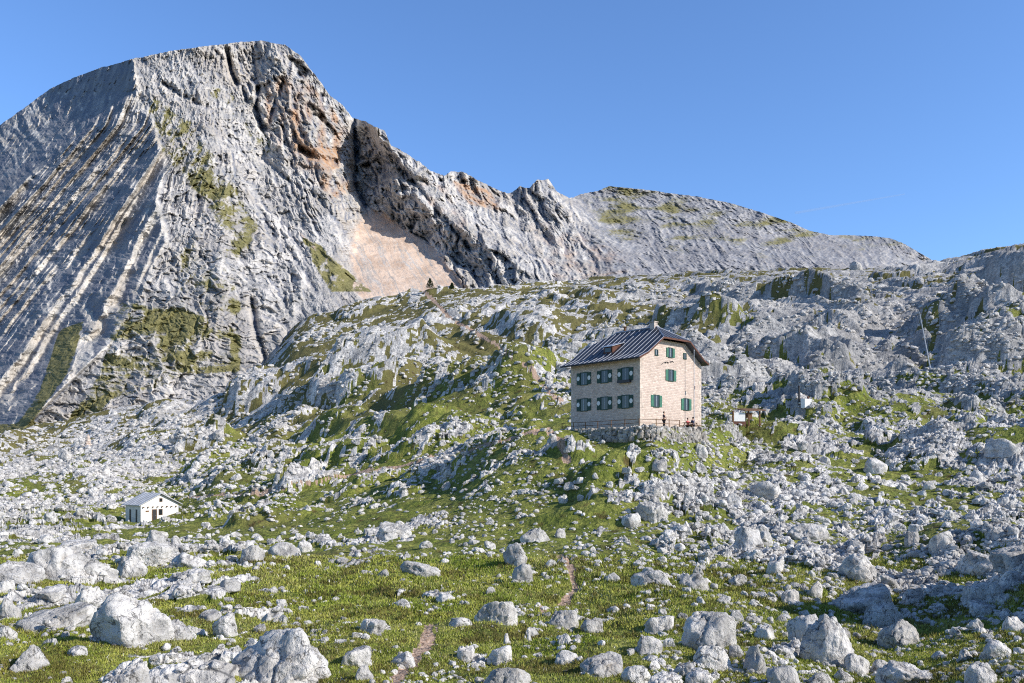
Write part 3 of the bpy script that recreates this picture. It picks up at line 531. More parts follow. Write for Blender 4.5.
BL = [  # column, base row, width, height, style, what sets it apart
 (131, 644, 78, 58, 'block', 'huge pale boulder with a dark crack, largest on the left meadow'),
 (60, 629, 68, 24, 'slab', 'low smooth slab at the left foot of the huge cracked boulder'),
 (88, 616, 36, 28, 'jag', 'dark grey shoulder of rock behind the huge cracked boulder'),
 (176, 639, 34, 18, 'cone', 'white wedge of rock at the right foot of the huge cracked boulder'),
 (283, 694, 124, 64, 'jag', 'big rough block cut by the bottom edge, left of the dirt path'),
 (29, 671, 38, 22, 'cone', 'pointed white rock alone in the grass at the lower left'),
 (127, 686, 44, 34, 'slab', 'smooth tongue of rock lying slanted under the huge cracked boulder'),
 (58, 577, 70, 36, 'cone', 'broad pale dome of rock below the white hut'),
 (95, 577, 40, 20, 'block', 'split block at the right foot of the pale dome'),
 (18, 586, 52, 24, 'jag', 'fissured grey outcrop at the left edge below the pale dome'),
 (128, 578, 38, 22, 'cone', 'bright wedge shaped rock between the pale dome and the cracked wall'),
 (192, 581, 35, 12, 'slab', 'flat white slab in front of the low cracked rock wall'),
 (153, 545, 26, 16, 'block', 'upright grey rock directly below the white hut'),
 (226, 637, 28, 26, 'jag', 'grey and white boulder right of the huge cracked boulder'),
 (208, 621, 26, 10, 'slab', 'flat mottled stone above the grey and white boulder'),
 (253, 561, 24, 16, 'round', 'rounded rock at the left end of the rock row on the meadow'),
 (284, 557, 32, 15, 'round', 'long humped rock in the middle of the rock row on the meadow'),
 (304, 552, 16, 12, 'round', 'small round rock at the right end of the rock row'),
 (150, 567, 44, 20, 'jag', 'left half of the low cracked rock wall below the hut'),
 (192, 568, 44, 16, 'jag', 'right half of the low cracked rock wall below the hut'),
 (228, 591, 24, 10, 'cone', 'low mottled rock in grass right of the flat white slab'),
 (50, 602, 30, 12, 'slab', 'flat pale rock left of the dark shoulder'),
 (8, 617, 24, 18, 'jag', 'rough rock cut by the left edge beside the smooth slab'),
 (6, 594, 18, 10, 'slab', 'low ledge cut by the left edge above the rough rock'),
 (75, 549, 42, 12, 'slab', 'long low slab in the grass left of the upright grey rock'),
 (183, 598, 20, 8, 'slab', 'small flat stone above the right shoulder of the huge cracked boulder'),
 (420, 577, 40, 15, 'slab', 'lone flat topped pale boulder on the central meadow'),
 (496, 623, 42, 24, 'block', 'square grey boulder with dark left face on the central meadow'),
 (563, 628, 30, 17, 'cone', 'light boulder with shaded left side right of the square boulder'),
 (458, 627, 27, 10, 'jag', 'low dark ribbed rock at the left foot of the square boulder'),
 (524, 582, 24, 18, 'jag', 'white lower block of the stacked rocks beside the stony trail'),
 (516, 566, 26, 20, 'jag', 'dark fissured upper block of the stacked rocks beside the stony trail'),
 (536, 540, 34, 12, 'cone', 'long pale rock behind the stacked rocks'),
 (560, 538, 12, 10, 'round', 'small round stone at the right tip of the long pale rock'),
 (655, 525, 36, 18, 'block', 'smooth lit block at the right end of the shaded outcrop under the house'),
 (632, 528, 20, 13, 'round', 'rounded block left of the smooth lit block under the house'),
 (502, 664, 29, 17, 'jag', 'notched white rock below the square boulder'),
 (566, 664, 25, 12, 'round', 'low split rock right of the notched white rock'),
 (646, 653, 31, 17, 'cone', 'pale ridge shaped rock left of the bottom boulder field'),
 (604, 677, 46, 20, 'slab', 'wide bright slab at the left end of the bottom boulder field'),
 (636, 684, 30, 20, 'block', 'bright block touching the wide bright slab'),
 (512, 694, 62, 26, 'jag', 'broad grey rock cut by the bottom edge in the centre'),
 (357, 668, 34, 17, 'slab', 'flat white rock just right of the big rough block'),
 (363, 680, 22, 16, 'cone', 'cone shaped rock under the flat white rock beside the dirt path'),
 (393, 538, 36, 16, 'slab', 'smooth leaning slab among rubble above the lone flat boulder'),
 (374, 634, 27, 13, 'slab', 'long slanted slab in grass above the flat white rock'),
 (594, 633, 26, 15, 'block', 'cracked pair stone right of the light boulder'),
 (660, 633, 30, 16, 'slab', 'pale leaning slab above the ridge shaped rock'),
 (653, 584, 44, 17, 'jag', 'dark rock knoll right of the stony trail'),
 (404, 608, 17, 8, 'round', 'small mottled stone left of the square boulder'),
 (532, 637, 17, 10, 'cone', 'small tilted stone between the square and the light boulder'),
 (447, 601, 20, 7, 'slab', 'thin flat stone above the low ribbed rock'),
 (663, 693, 42, 22, 'block', 'grey block cut by the bottom edge in the boulder field'),
 (711, 650, 60, 40, 'round', 'large smooth rounded boulder with speckled face'),
 (712, 668, 40, 22, 'round', 'round boulder in front of the large smooth rounded one'),
 (827, 664, 56, 54, 'round', 'tall rounded boulder with striped face, tallest on the right'),
 (803, 642, 34, 30, 'block', 'grey boulder tucked behind the left side of the tall striped one'),
 (857, 612, 66, 30, 'slab', 'long wedge shaped boulder behind the tall striped one'),
 (857, 580, 35, 25, 'round', 'smooth boulder with flat shaded face behind the long wedge'),
 (902, 646, 48, 31, 'round', 'pale rounded boulder right of the tall striped one'),
 (884, 631, 42, 32, 'round', 'shaded boulder leaning behind the pale rounded one'),
 (912, 605, 27, 18, 'jag', 'pitted boulder at the right tip of the long wedge'),
 (856, 674, 29, 20, 'round', 'speckled round stone below the tall striped boulder'),
 (882, 675, 26, 17, 'round', 'darker round stone right of the speckled one'),
 (907, 686, 56, 22, 'slab', 'broad rough slab at the bottom under the pale rounded boulder'),
 (979, 686, 32, 22, 'round', 'half shaded boulder alone in the lower right grass'),
 (782, 690, 34, 22, 'round', 'white round boulder at the bottom left of the tall striped one'),
 (756, 673, 25, 24, 'cone', 'pointed stone between the two round boulder groups'),
 (700, 692, 34, 20, 'block', 'bright broken block at the bottom under the large smooth boulder'),
 (814, 599, 18, 17, 'block', 'upright square stone left of the long wedge'),
 (790, 604, 18, 13, 'round', 'small grey stone left of the upright square stone'),
 (818, 686, 26, 13, 'block', 'low grey stone under the tall striped boulder'),
 (842, 683, 21, 12, 'block', 'small angular stone between the two bottom stones'),
 (876, 474, 24, 15, 'round', 'big light boulder on the right karst slope'),
 (977, 482, 16, 13, 'round', 'single round boulder on the ledges at the right'),
 (1002, 460, 32, 15, 'block', 'massive blocks at the right edge above the round boulder'),
 (766, 500, 30, 16, 'jag', 'steep ribbed knob of rock on the slope right of the house'),
 (748, 549, 38, 20, 'jag', 'fluted rock knoll on the right slope'),
 (765, 545, 16, 15, 'round', 'light round stone at the right side of the fluted knoll'),
 (808, 541, 42, 18, 'jag', 'wide fractured outcrop right of the fluted knoll'),
 (912, 546, 14, 14, 'block', 'single upright stone on the right ledges'),
 (940, 552, 22, 18, 'block', 'bluish block left of the big right outcrop'),
 (985, 572, 56, 24, 'slab', 'left part of the big bright outcrop at the right edge'),
 (1018, 566, 50, 24, 'jag', 'right part of the big bright outcrop at the right edge'),
 (983, 606, 46, 24, 'jag', 'broken knoll in front of the big bright outcrop'),
 (981, 617, 30, 12, 'slab', 'low slab at the foot of the broken knoll'),
 (1010, 588, 32, 16, 'block', 'grey block at the right edge under the big bright outcrop'),
 (693, 589, 32, 16, 'cone', 'white mottled rock right of the dark rock knoll'),
 (776, 574, 20, 18, 'jag', 'spiky stone in the middle of the right slope'),
 (766, 639, 24, 13, 'slab', 'flat stone between the large smooth and the tall striped boulder'),
 (735, 660, 16, 12, 'block', 'small block right of the round boulder in front'),
 (683, 676, 24, 14, 'slab', 'flat grey slab left of the bright broken block'),
 (820, 265, 22, 7, 'block', 'dark blocky rock on the skyline plateau, left one of two'),
 (856, 269, 13, 9, 'cone', 'dark pointed rock on the skyline plateau, right one of two'),
]
for i, (u, v, w_, h_, stl, lab) in enumerate(BL):
    boulder(u, v, w_, h_, 400 + i, 5 if w_ > 34 and v > 500 else 4, stl, lab, dep=.8 if stl != 'slab' else 1.0)
# the next largest stones, each an object of its own
rs = np.random.RandomState(12); placed = [(b[0], b[1], b[2] / 2) for b in BL]; n = 0
env = np.minimum.accumulate(Vp, 0)
MSK = msk + 10 * soil; LMU = [(b[0], b[1] - b[3] / 2, b[5]) for b in BL]
LAND = [(150, 510, 'the white hut'), (636, 428, 'the stone house'), (755, 418, 'the small shed'), (927, 370, 'the leaning pole'), (88, 444, 'the little cairn'), (412, 655, 'the dirt path'), (572, 590, 'the stony trail'), (500, 340, 'the gravel track')]
SHORT = [(b[0], b[1] - b[3] / 2, 'the ' + b[5].split(',')[0]) for b in BL if len(b[5].split(',')[0].split()) <= 7]
def nearest_phrase(u, v):
    c = LAND + SHORT; d = [math.hypot(u - a, (v - b) * 1.5) * (.75 if k < len(LAND) else 1) for k, (a, b, _) in enumerate(c)]; k = int(np.argmin(d)); a, b, nm = c[k]
    if abs(v - b) * 1.3 > abs(u - a): return ('above ' if v < b else 'below ') + nm
    return ('left of ' if u < a else 'right of ') + nm
used = {}; AD = ['angular', 'blocky', 'pale', 'grey', 'rough', 'whitish', 'weathered', 'broken']; SHP = {'block': 'block', 'round': 'rounded stone', 'slab': 'flat slab', 'jag': 'jagged rock', 'cone': 'wedge shaped stone'}
while n < 205:
    v = 440 + 245 * rs.rand() ** .8; u = rs.uniform(4, 1020); rgt = u > 560 and v < 600
    dn = .25 + .5 * (u > 640) + .4 * (u < 260 and v < 600) - .2 * (300 < u < 560)
    if rs.rand() > dn: continue
    w_ = (7 + 9 * rs.rand() ** 2) * (1 + .9 * sst(540, 680, np.array(v))); h_ = w_ * rs.uniform(.42, .75)
    if any(abs(u - a) < (r + w_ * .5) and abs(v - b) < (r + w_) * .45 for a, b, r in placed): continue
    if 118 < u < 190 and 480 < v < 530 or 560 < u < 820 and 400 < v < 436: continue
    p = hit(u, v)
    if p.y < 13: continue
    placed.append((u, v, w_ / 2)); stl = ['block', 'round', 'slab', 'jag', 'cone'][rs.randint(5)]
    size = 'small' if w_ < 10 else 'medium' if w_ < 15 else 'large'
    for t_ in range(12):
        lab = f"{size} {AD[(n + t_) % 8]} {SHP[stl]} {nearest_phrase(u, v)}"
        if lab not in used: break
    wd = lab.split(); lab = ' '.join(wd[:16]); used[lab] = 1; n += 1
    boulder(u, v, w_, h_, 600 + rs.randint(14), 4 if w_ > 15 else 3, stl, lab, 'stones scattered over the meadow and slope')
# everything smaller: rubble nobody could count
def scatter(N, v0_, v1_, seed, acc):
    r = np.random.RandomState(seed); u = r.uniform(-120, 1140, N); v = r.uniform(v0_, v1_, N); X = np.zeros(N); Y_ = np.zeros(N); M_ = np.zeros(N); ok = np.zeros(N, bool)
    ci_ = np.clip(np.round((u + 240) / (U[1] - U[0])).astype(int), 0, NU - 1)
    for c in np.unique(ci_):
        s = np.where(ci_ == c)[0]; k = np.searchsorted(-env[:, c], -v[s]); g = (k > 0) & (k < NY - 1); kk = np.clip(k, 0, NY - 2)
        Y_[s] = Yr[kk]; M_[s] = MSK[kk, c]; ok[s] = g
    X = (u - CX) / F * Y_; pr = acc(u, v, Y_, M_, X) * np.where(M_ < 4.5, 1, .45); ok &= (r.rand(N) < pr) & (Y_ < 560) & (Y_ > 9)
    lx, ly2 = X - HO[0], Y_ - HO[1]; c, s = math.cos(HA), math.sin(HA); a, b = lx * c + ly2 * s, -lx * s + ly2 * c; ok &= ~((a > -2) & (a < 11.5) & (b > -3) & (b < 11.5))
    lx, ly2 = X - TO[0], Y_ - TO[1]; c, s = math.cos(TA), math.sin(TA); a, b = lx * c + ly2 * s, -lx * s + ly2 * c; ok &= ~((a > -.6) & (a < 6.5) & (b > -.6) & (b < 5))
    return u[ok], v[ok], X[ok], Y_[ok], r
def rubble(name, N, v0_, v1_, seed, acc, size, sub, nvar=24):
    u, v, X, Y_, r = scatter(N, v0_, v1_, seed, acc); n = len(u); ZZ = zat(X, Y_)
    shp = [rock_shape(900 + seed + k, sub, ['block', 'round', 'slab', 'jag'][k % 4]) for k in range(nvar)]
    Vv = np.stack([s[0] for s in shp]); Ff = shp[0][1]; nv = Vv.shape[1]
    w = size(r, n, u, v) * Y_ / F * .5; vi_ = r.randint(nvar, size=n); an = r.uniform(0, 6.28, n); B = Vv[vi_] * np.stack([w, w * r.uniform(.7, 1.4, n), w * r.uniform(.7, 1.35, n)], -1)[:, None, :]
    tl = r.uniform(-.35, .35, n)[:, None]; B = np.stack([B[..., 0], B[..., 1] * np.cos(tl) - B[..., 2] * np.sin(tl), B[..., 1] * np.sin(tl) + B[..., 2] * np.cos(tl)], -1)
    c, s = np.cos(an)[:, None], np.sin(an)[:, None]
    Bx = B[..., 0] * c - B[..., 1] * s + X[:, None]; By = B[..., 0] * s + B[..., 1] * c + Y_[:, None]; Bz = B[..., 2] + (ZZ - .25 * w)[:, None]
    V = np.stack([Bx, By, Bz], -1).reshape(-1, 3); Q_ = (Ff[None] + (np.arange(n) * nv)[:, None, None]).reshape(-1, 3)
    tag(mesh_np(name, V, Q_, M_BOU), kind='stuff'); return n
def acc_near(u, v, Y_, M_, X):
    cl_ = fbm(X / 3.5, Y_ / 5., 201, 3); return np.clip(-.02 + .50 * (u > 640) + .22 * (u < 260) * (v < 575) + cl_ * 1.5 + .15 * (M_ > .4), .02, 1)
def acc_far(u, v, Y_, M_, X):
    cl_ = fbm(X / 14, Y_ / 22., 202, 4); fan = ((u < 300) & (v > 395) & (v < 520) & (v > 440 - .2 * u)); return np.clip(.10 + cl_ * 1.3 + .55 * fan + .22 * (u > 620) + .22 * ((u > 400) & (u < 720) & (v > 380)), .02, 1)
rubble('stone_field', 4200, 470, 690, 3, lambda u, v, Y_, M_, X: acc_near(u, v, Y_, M_, X * 1.7) * .9, lambda r, n, u, v: 5 + 8 * r.rand(n) ** 2.2, 3, 20)
rubble('rubble', 17000, 545, 690, 1, acc_near, lambda r, n, u, v: 1.6 + 7. * r.rand(n) ** 2.4, 2)
rubble('scree', 60000, 280, 560, 2, acc_far, lambda r, n, u, v: 1.0 + 5.5 * r.rand(n) ** 2.5, 2, 12)
# ------------------------------------------------------------------ grass
def mat_grass():
    t = NT('grass'); p = t.pos(); r, g, b, a = t.attr(); n = t.noise(p, .5, 4, .6)
    c = t.mix(t.ramp(n, .35, .65), (.29, .36, .045), (.54, .53, .11)); c = t.mix(g, c, (.52, .46, .22)); c = t.mix(b, c, (.10, .05, .028)); c = t.mix(t.math('MULTIPLY', r, .4), c, (.07, .11, .018))
    c = t.mix(a, (.85, .82, .70), c); t.base(c); t.b.inputs['Roughness'].default_value = .7; return t.m
M_GR = mat_grass()
def acc_gr(u, v, Y_, M_, X): return (M_ < .3) * (Y_ < 75) * (.35 + .65 * (fbm(X / 1.2, Y_ / 1.6, 210, 3) > -.1))
u, v, X, Y_, r = scatter(120000, 556, 700, 5, acc_gr); n = len(u); nb = 6; ZZ = zat(X, Y_)
sh = fbm(X / 2.2, Y_ / 3., 211, 4) + .25 * r.randn(n); heath = (sh > .30); hgt = r.uniform(.035, .09, n) * (1 + .5 * heath) * np.clip(Y_ / 22, .8, 1.8)
bx = (X[:, None] + r.normal(0, 1, (n, nb)) * .05 * (Y_ / 20)[:, None]); by = (Y_[:, None] + r.normal(0, 1, (n, nb)) * .06 * (Y_ / 20)[:, None]); a_ = r.uniform(0, 6.28, (n, nb)); hw = (.007 + .007 * r.rand(n, nb)) * (Y_ / 18)[:, None]
z0 = (ZZ - .02)[:, None] + 0 * bx; le = r.uniform(-.6, .6, (n, nb)) * hgt[:, None]; le2 = r.uniform(-.6, .6, (n, nb)) * hgt[:, None]
P1 = np.stack([bx - np.cos(a_) * hw, by - np.sin(a_) * hw, z0], -1); P2 = np.stack([bx + np.cos(a_) * hw, by + np.sin(a_) * hw, z0], -1); P3 = np.stack([bx + le, by + le2, z0 + hgt[:, None] * r.uniform(.7, 1.2, (n, nb))], -1)
V = np.stack([P1, P2, P3], 2).reshape(-1, 3); Q_ = np.arange(len(V)).reshape(-1, 3)
at_ = np.stack([r.rand(n, nb), (r.rand(n, nb) < (.12 + .5 * np.clip(fbm(X / 5, Y_ / 7, 215, 3) + .2, 0, 1))[:, None]) * .8, np.repeat(heath[:, None] * .75, nb, 1) * 1., (r.rand(n, nb) > .006) * 1.], -1); at_ = np.repeat(at_[:, :, None, :], 3, 2).reshape(-1, 4)
tag(mesh_np('grass', V, Q_, M_GR, at_), kind='stuff')
# ------------------------------------------------------------------ built things
class MB:
    def __init__(s): s.bm = bmesh.new()
    def box(s, x0, x1, y0, y1, z0, z1):
        v = [s.bm.verts.new((x, y, z)) for z in (z0, z1) for y in (y0, y1) for x in (x0, x1)]
        for q in ((0, 2, 3, 1), (4, 5, 7, 6), (0, 1, 5, 4), (2, 6, 7, 3), (1, 3, 7, 5), (0, 4, 6, 2)): s.bm.faces.new([v[i] for i in q])
        return s
    def poly(s, pts, th, up=(0, 0, -1)):
        """a plate: polygon pts, thickened by th along up"""
        u = Vector(up) * th; a = [s.bm.verts.new(p) for p in pts]; b = [s.bm.verts.new(Vector(p) + u) for p in pts]; n = len(pts)
        s.bm.faces.new(a); s.bm.faces.new(b[::-1])
        for i in range(n): s.bm.faces.new((a[i], b[i], b[(i + 1) % n], a[(i + 1) % n]))
        return s
    def bar(s, p, q, r, n=6, r2=None):
        p, q = Vector(p), Vector(q); d = (q - p).normalized(); a = d.orthogonal().normalized(); b = d.cross(a); A_ = []; B_ = []
        for i in range(n):
            t = 2 * math.pi * (i + .5) / n; o = a * math.cos(t) + b * math.sin(t); A_.append(s.bm.verts.new(p + o * r)); B_.append(s.bm.verts.new(q + o * (r2 if r2 is not None else r)))
        s.bm.faces.new(A_[::-1]); s.bm.faces.new(B_)
        for i in range(n): s.bm.faces.new((A_[i], A_[(i + 1) % n], B_[(i + 1) % n], B_[i]))
        return s
    def build(s, name, mat, parent=None, bevel=0, loc=None):
        bmesh.ops.recalc_face_normals(s.bm, faces=s.bm.faces)
        if bevel: bmesh.ops.bevel(s.bm, geom=s.bm.edges[:], offset=bevel, segments=1, affect='EDGES')
        me = bpy.data.meshes.new(name); s.bm.to_mesh(me); s.bm.free(); me.materials.append(mat); o = bpy.data.objects.new(name, me); COL.objects.link(o)
        if parent: o.parent = parent
        if loc: o.location = loc
        return o
def mat_masonry():
    t = NT('pink grey stone masonry'); co_ = t.n('ShaderNodeTexCoord').outputs['Object']; sep = t.n('ShaderNodeSeparateXYZ'); t.l(co_, sep.inputs[0])
    cmb = t.n('ShaderNodeCombineXYZ'); t.l(t.math('ADD', sep.outputs[0], sep.outputs[1]), cmb.inputs[0]); t.l(sep.outputs[2], cmb.inputs[1])
    br = t.n('ShaderNodeTexBrick'); t.l(cmb.outputs[0], br.inputs['Vector']); br.inputs['Scale'].default_value = 1.; br.inputs['Brick Width'].default_value = .36; br.inputs['Row Height'].default_value = .18; br.inputs['Mortar Size'].default_value = .022; br.inputs['Bias'].default_value = 0
    br.inputs['Color1'].default_value = (.47, .35, .285, 1); br.inputs['Color2'].default_value = (.82, .655, .55, 1); br.inputs['Mortar'].default_value = (.72, .60, .52, 1)
    n = t.noise(co_, 2.5, 6, .7); n2 = t.noise(co_, .35, 4, .6)
    c = t.mix(t.ramp(n, .35, .65, 0, .6), br.outputs['Color'], (.74, .60, .51)); c = t.mix(t.ramp(n2, .4, .7, 0, .25), c, (.45, .36, .29))
    t.base(c); t.bump(t.math('SUBTRACT', n, br.outputs['Fac']), .03); return t.m
M_WALL = mat_masonry()
M_QUOIN = flat_mat('quoin stone', (.60, .50, .42), .9, .1, noise=.3, ns=2, bump=.02)
M_ROOF = flat_mat('dark sheet roofing', (.05, .054, .072), .4, .5, .25, .25, .8); M_SEAM = flat_mat('bright roofing seam', (.42, .44, .49), .35, .5, .3, .15, 2)
M_SHUT = flat_mat('dark green shutter paint', (.018, .06, .042), .55, .3, noise=.2); M_SHG = flat_mat('shutter green with painted sunlight', (.05, .17, .11), .55, .3, noise=.2); M_WHITE = flat_mat('white paint', (.80, .80, .78), .6, .2, noise=.06); M_GLASS = flat_mat('dark window glass', (.02, .025, .03), .12, .6, noise=.2)  # gable shutters get a lighter copy of the green, sunlight painted in
M_WOOD = flat_mat('weathered wood', (.20, .115, .065), .85, .1, noise=.35, ns=5); M_RED = flat_mat('red brown cladding', (.13, .06, .042), .8, .2, noise=.25); M_DARK = flat_mat('dark metal', (.035, .033, .035), .5, .4)
M_POLE = flat_mat('pale grey metal', (.42, .44, .48), .5, .4, .3); M_PLAST = flat_mat('white render', (.80, .77, .72), .9, .1, noise=.10, ns=1.3, bump=.01); M_ETER = flat_mat('light grey sheet roofing', (.47, .48, .50), .7, .2, noise=.18, ns=.9)
M_CHIM = flat_mat('chimney masonry', (.52, .44, .38), .9, .1, noise=.3, ns=4); M_DRY = flat_mat('dry stone', (.36, .33, .29), .95, .1, noise=.5, ns=1.5, bump=.05)
# ---- the stone house: x along the gable front, y back along the ridge, z up
hs = empty('stone_house', HO, HA); tag(hs, 'three storey pink grey stone mountain house with green shutters and dark hipped roof', 'house')
Wd, Ln, EH = 10.9, 10.1, 7.6; SL = .70; RX = Wd / 2; HZ = 9.75
def rz_(x): return EH + SL * (x if x < RX else Wd - x)
wl = MB(); x1 = (HZ - EH) / SL - .05
wl.poly([(0, 0, -1.2), (Wd, 0, -1.2), (Wd, 0, EH), (Wd - x1, 0, rz_(x1) - .02), (x1, 0, rz_(x1) - .02), (0, 0, EH)], Ln, (0, 1, 0))
wall = wl.build('wall', M_WALL, hs)
q = MB()
for (cx_, cy_, sx1, sy1) in ((0, 0, 1, 1), (Wd, 0, -1, 1), (0, Ln, 1, -1)):
    for k in range(16):
        l1, l2 = (.62, .34) if k % 2 else (.34, .62); z = k * .5 - .3; xa, xb = sorted((cx_ - sx1 * .018, cx_ + sx1 * l1)); ya, yb = sorted((cy_ - sy1 * .018, cy_ + sy1 * l2))
        q.box(xa, xb, ya, yb, z, min(z + .46, EH - .05))
q.build('corner_stones', M_QUOIN, wall, .012)
def window(face, c, z, w, h, shut=.5, spots=True):
    """face 'L' is the long wall x = 0, 'G' the gable y = 0"""
    def bx(m, a, b, d0, d1, z0, z1): return m.box(-d1, -d0, a, b, z0, z1) if face == 'L' else m.box(a, b, -d1, -d0, z0, z1)
    m = MB(); t = .09
    bx(m, c - w / 2 - t, c + w / 2 + t, .003, .05, z + h / 2, z + h / 2 + t); bx(m, c - w / 2 - t, c + w / 2 + t, .003, .09, z - h / 2 - t, z - h / 2)
    bx(m, c - w / 2 - t, c - w / 2, .003, .05, z - h / 2, z + h / 2); bx(m, c + w / 2, c + w / 2 + t, .003, .05, z - h / 2, z + h / 2)
    f = m.build('window', M_SHUT, hs); g = MB(); bx(g, c - w / 2, c + w / 2, .002, .012, z - h / 2, z + h / 2); g.build('pane', M_GLASS, f)
    g = MB(); bx(g, c - .03, c + .03, .014, .04, z - h / 2, z + h / 2); g.build('glazing_bar', M_POLE, f)
    if shut:
        for s in (-1, 1):
            a = c + s * (w / 2 + t + .01); b = a + s * shut; lo, hi = min(a, b), max(a, b); g = MB(); bx(g, lo, hi, .02, .065, z - h / 2 - .03, z + h / 2 + .03)
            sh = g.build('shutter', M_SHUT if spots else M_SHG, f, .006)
            if spots:
                g = MB(); mc = (lo + hi) / 2; n_ = 10; pts = [(mc + .23 * math.cos(6.283 * i / n_), z + .05 + .26 * math.sin(6.283 * i / n_)) for i in range(n_)]
                g.poly([(-.070, a_, b_) if face == 'L' else (a_, -.070, b_) for a_, b_ in pts], .012, (-1, 0, 0) if face == 'L' else (0, -1, 0)); g.build('white_spot', M_WHITE, sh)
    return f
for y in (2.0, 5.0, 8.1):
    for z in (2.9, 5.85): window('L', y, z, .95, 1.3, .52)
window('G', 2.75, 3.0, .85, 1.2, .4, False); window('G', 8.07, 2.9, .85, 1.2, .4, False); window('G', 5.27, 5.95, .85, 1.15, .4, False)
window('G', 5.2, 8.45, .6, .95, .34, False); window('G', 2.75, 8.25, .42, .5, 0); window('G', 7.8, 8.3, .42, .5, 0)
bal = MB(); bal.box(-.42, -.003, 1.15, 2.85, 4.92, 5.0); bal.box(-.42, -.38, 1.15, 2.85, 5.0, 5.22); bal.box(-.38, -.07, 1.15, 1.19, 5.0, 5.22); bal.build('window_box', M_DARK, hs)
# roof
ov, oe = .75, 1.0; ze = rz_(0) + .06; cf_ = .45
def roofz(x):  # x < RX ; gentler at the eaves
    return (EH + .12 + SL * x) if x > .5 else EH + .12 + SL * .5 - cf_ * (.5 - x)
xk = .5; xe = -oe; xh = (HZ + .15 - EH - .12) / SL; yr0, yr1 = 2.0, Ln - 2.0; zr = roofz(RX)
rf = MB(); th = .16
for mir in (0, 1):
    f_ = (lambda p: (Wd - p[0], p[1], p[2])) if mir else (lambda p: p)
    main = [(xk, -ov, roofz(xk)), (xh, -ov, roofz(xh)), (RX, yr0, zr), (RX, yr1, zr), (xh, Ln + ov, roofz(xh)), (xk, Ln + ov, roofz(xk))]
    rf.poly([f_(p) for p in main], th); xe = -oe if not mir else -.45; rf.poly([f_(p) for p in [(xe, -ov, roofz(xe)), (xk, -ov, roofz(xk)), (xk, Ln + ov, roofz(xk)), (xe, Ln + ov, roofz(xe))]], th)
for (ya, yr_) in ((-ov, yr0), (Ln + ov, yr1)): rf.poly([(xh, ya, roofz(xh)), (Wd - xh, ya, roofz(xh)), (RX, yr_, zr)], th)
roof = rf.build('roof', M_ROOF, hs)
ss = MB()
def seam(p, q, r=.042): ss.bar(Vector(p) + Vector((0, 0, .03)), Vector(q) + Vector((0, 0, .03)), r, 4)
nse = 16
for k in range(nse + 1):
    y = -ov + .04 + (Ln + 2 * ov - .08) * k / nse
    top = RX
    if y < yr0: top = xh + (RX - xh) * (y + ov) / (yr0 + ov)
    if y > yr1: top = xh + (RX - xh) * (Ln + ov - y) / (Ln + ov - yr1)
    for mir in (0, 1):
        xe = -oe if not mir else -.45
        g_ = (lambda p: (Wd - p[0], p[1], p[2])) if mir else (lambda p: p)
        seam(g_((xe, y, roofz(xe))), g_((xk, y, roofz(xk)))); seam(g_((xk, y, roofz(xk))), g_((top, y, roofz(top))))
for k in range(1, 6):
    x = xh + (Wd - 2 * xh) * k / 6; t_ = 1 - abs(x - RX) / (RX - xh); seam((x, -ov, roofz(xh)), (x, -ov + (yr0 + ov) * t_, roofz(xh) + (zr - roofz(xh)) * t_))
seam((RX, yr0, zr + .03), (RX, yr1, zr + .03), .09)
for p in ((xh, -ov, roofz(xh)), (Wd - xh, -ov, roofz(xh))): seam(p, (RX, yr0, zr), .08)
ss.build('roof_seam', M_SEAM, roof)
xe = -oe; xr = -.45; fc = MB(); yy = -ov - .04
for a_, b_ in (((xe, roofz(xe)), (xk, roofz(xk))), ((xk, roofz(xk)), (xh, roofz(xh))), ((xh, roofz(xh)), (Wd - xh, roofz(xh))), ((Wd - xh, roofz(xh)), (Wd - xk, roofz(xk))), ((Wd - xk, roofz(xk)), (Wd - xr, roofz(xr)))):
    fc.poly([(a_[0], yy, a_[1] + .02), (b_[0], yy, b_[1] + .02), (b_[0], yy, b_[1] - .17), (a_[0], yy, a_[1] - .17)], .035, (0, 1, 0))
fc.build('fascia_board', M_RED, roof)
gt = MB(); gt.bar((xe - .06, -ov, roofz(xe) - .05), (xe - .06, Ln + ov, roofz(xe) - .05), .07); gt.build('gutter', M_DARK, roof)
# dormer with a shed roof on the long slope
dm = empty('dormer', (0, 0, 0)); dm.parent = hs
d = MB(); d.poly([(1.2, 4.9, roofz(1.2)), (1.2, 4.9, roofz(1.2) + .75), (2.7, 4.9, roofz(2.7) + .02)], 1.3, (0, 1, 0)); d.build('dormer_wall', M_RED, dm)
d = MB(); d.poly([(.95, 4.7, roofz(1.2) + .78), (3.0, 4.7, roofz(3.0) + .10), (3.0, 6.4, roofz(3.0) + .10), (.95, 6.4, roofz(1.2) + .78)], .07); d.build('dormer_roof', M_SEAM, dm)
d = MB(); d.box(1.15, 1.19, 5.1, 6.0, roofz(1.2) + .15, roofz(1.2) + .62); d.build('dormer_window', M_GLASS, dm)
d = MB(); d.poly([(RX - .3, 2.2, zr - .25), (RX + .3, 2.2, zr - .25), (RX + .3, 2.8, zr - .25), (RX - .3, 2.8, zr - .25)], .85, (0, 0, 1)); ch = d.build('chimney', M_CHIM, hs); d = MB(); d.box(RX - .38, RX + .38, 2.12, 2.88, zr + .6, zr + .68); d.build('chimney_cap', M_CHIM, ch)
d = MB(); d.bar((7.2, 8.2, roofz(Wd - 7.2) - .1), (7.2, 8.2, roofz(Wd - 7.2) + 2.1), .16, 8); sp = d.build('stove_pipe', M_WOOD, hs); d = MB(); d.bar((7.2, 8.2, roofz(Wd - 7.2) + 2.14), (7.2, 8.2, roofz(Wd - 7.2) + 2.3), .26, 8, .05); d.build('pipe_cowl', M_WOOD, sp)
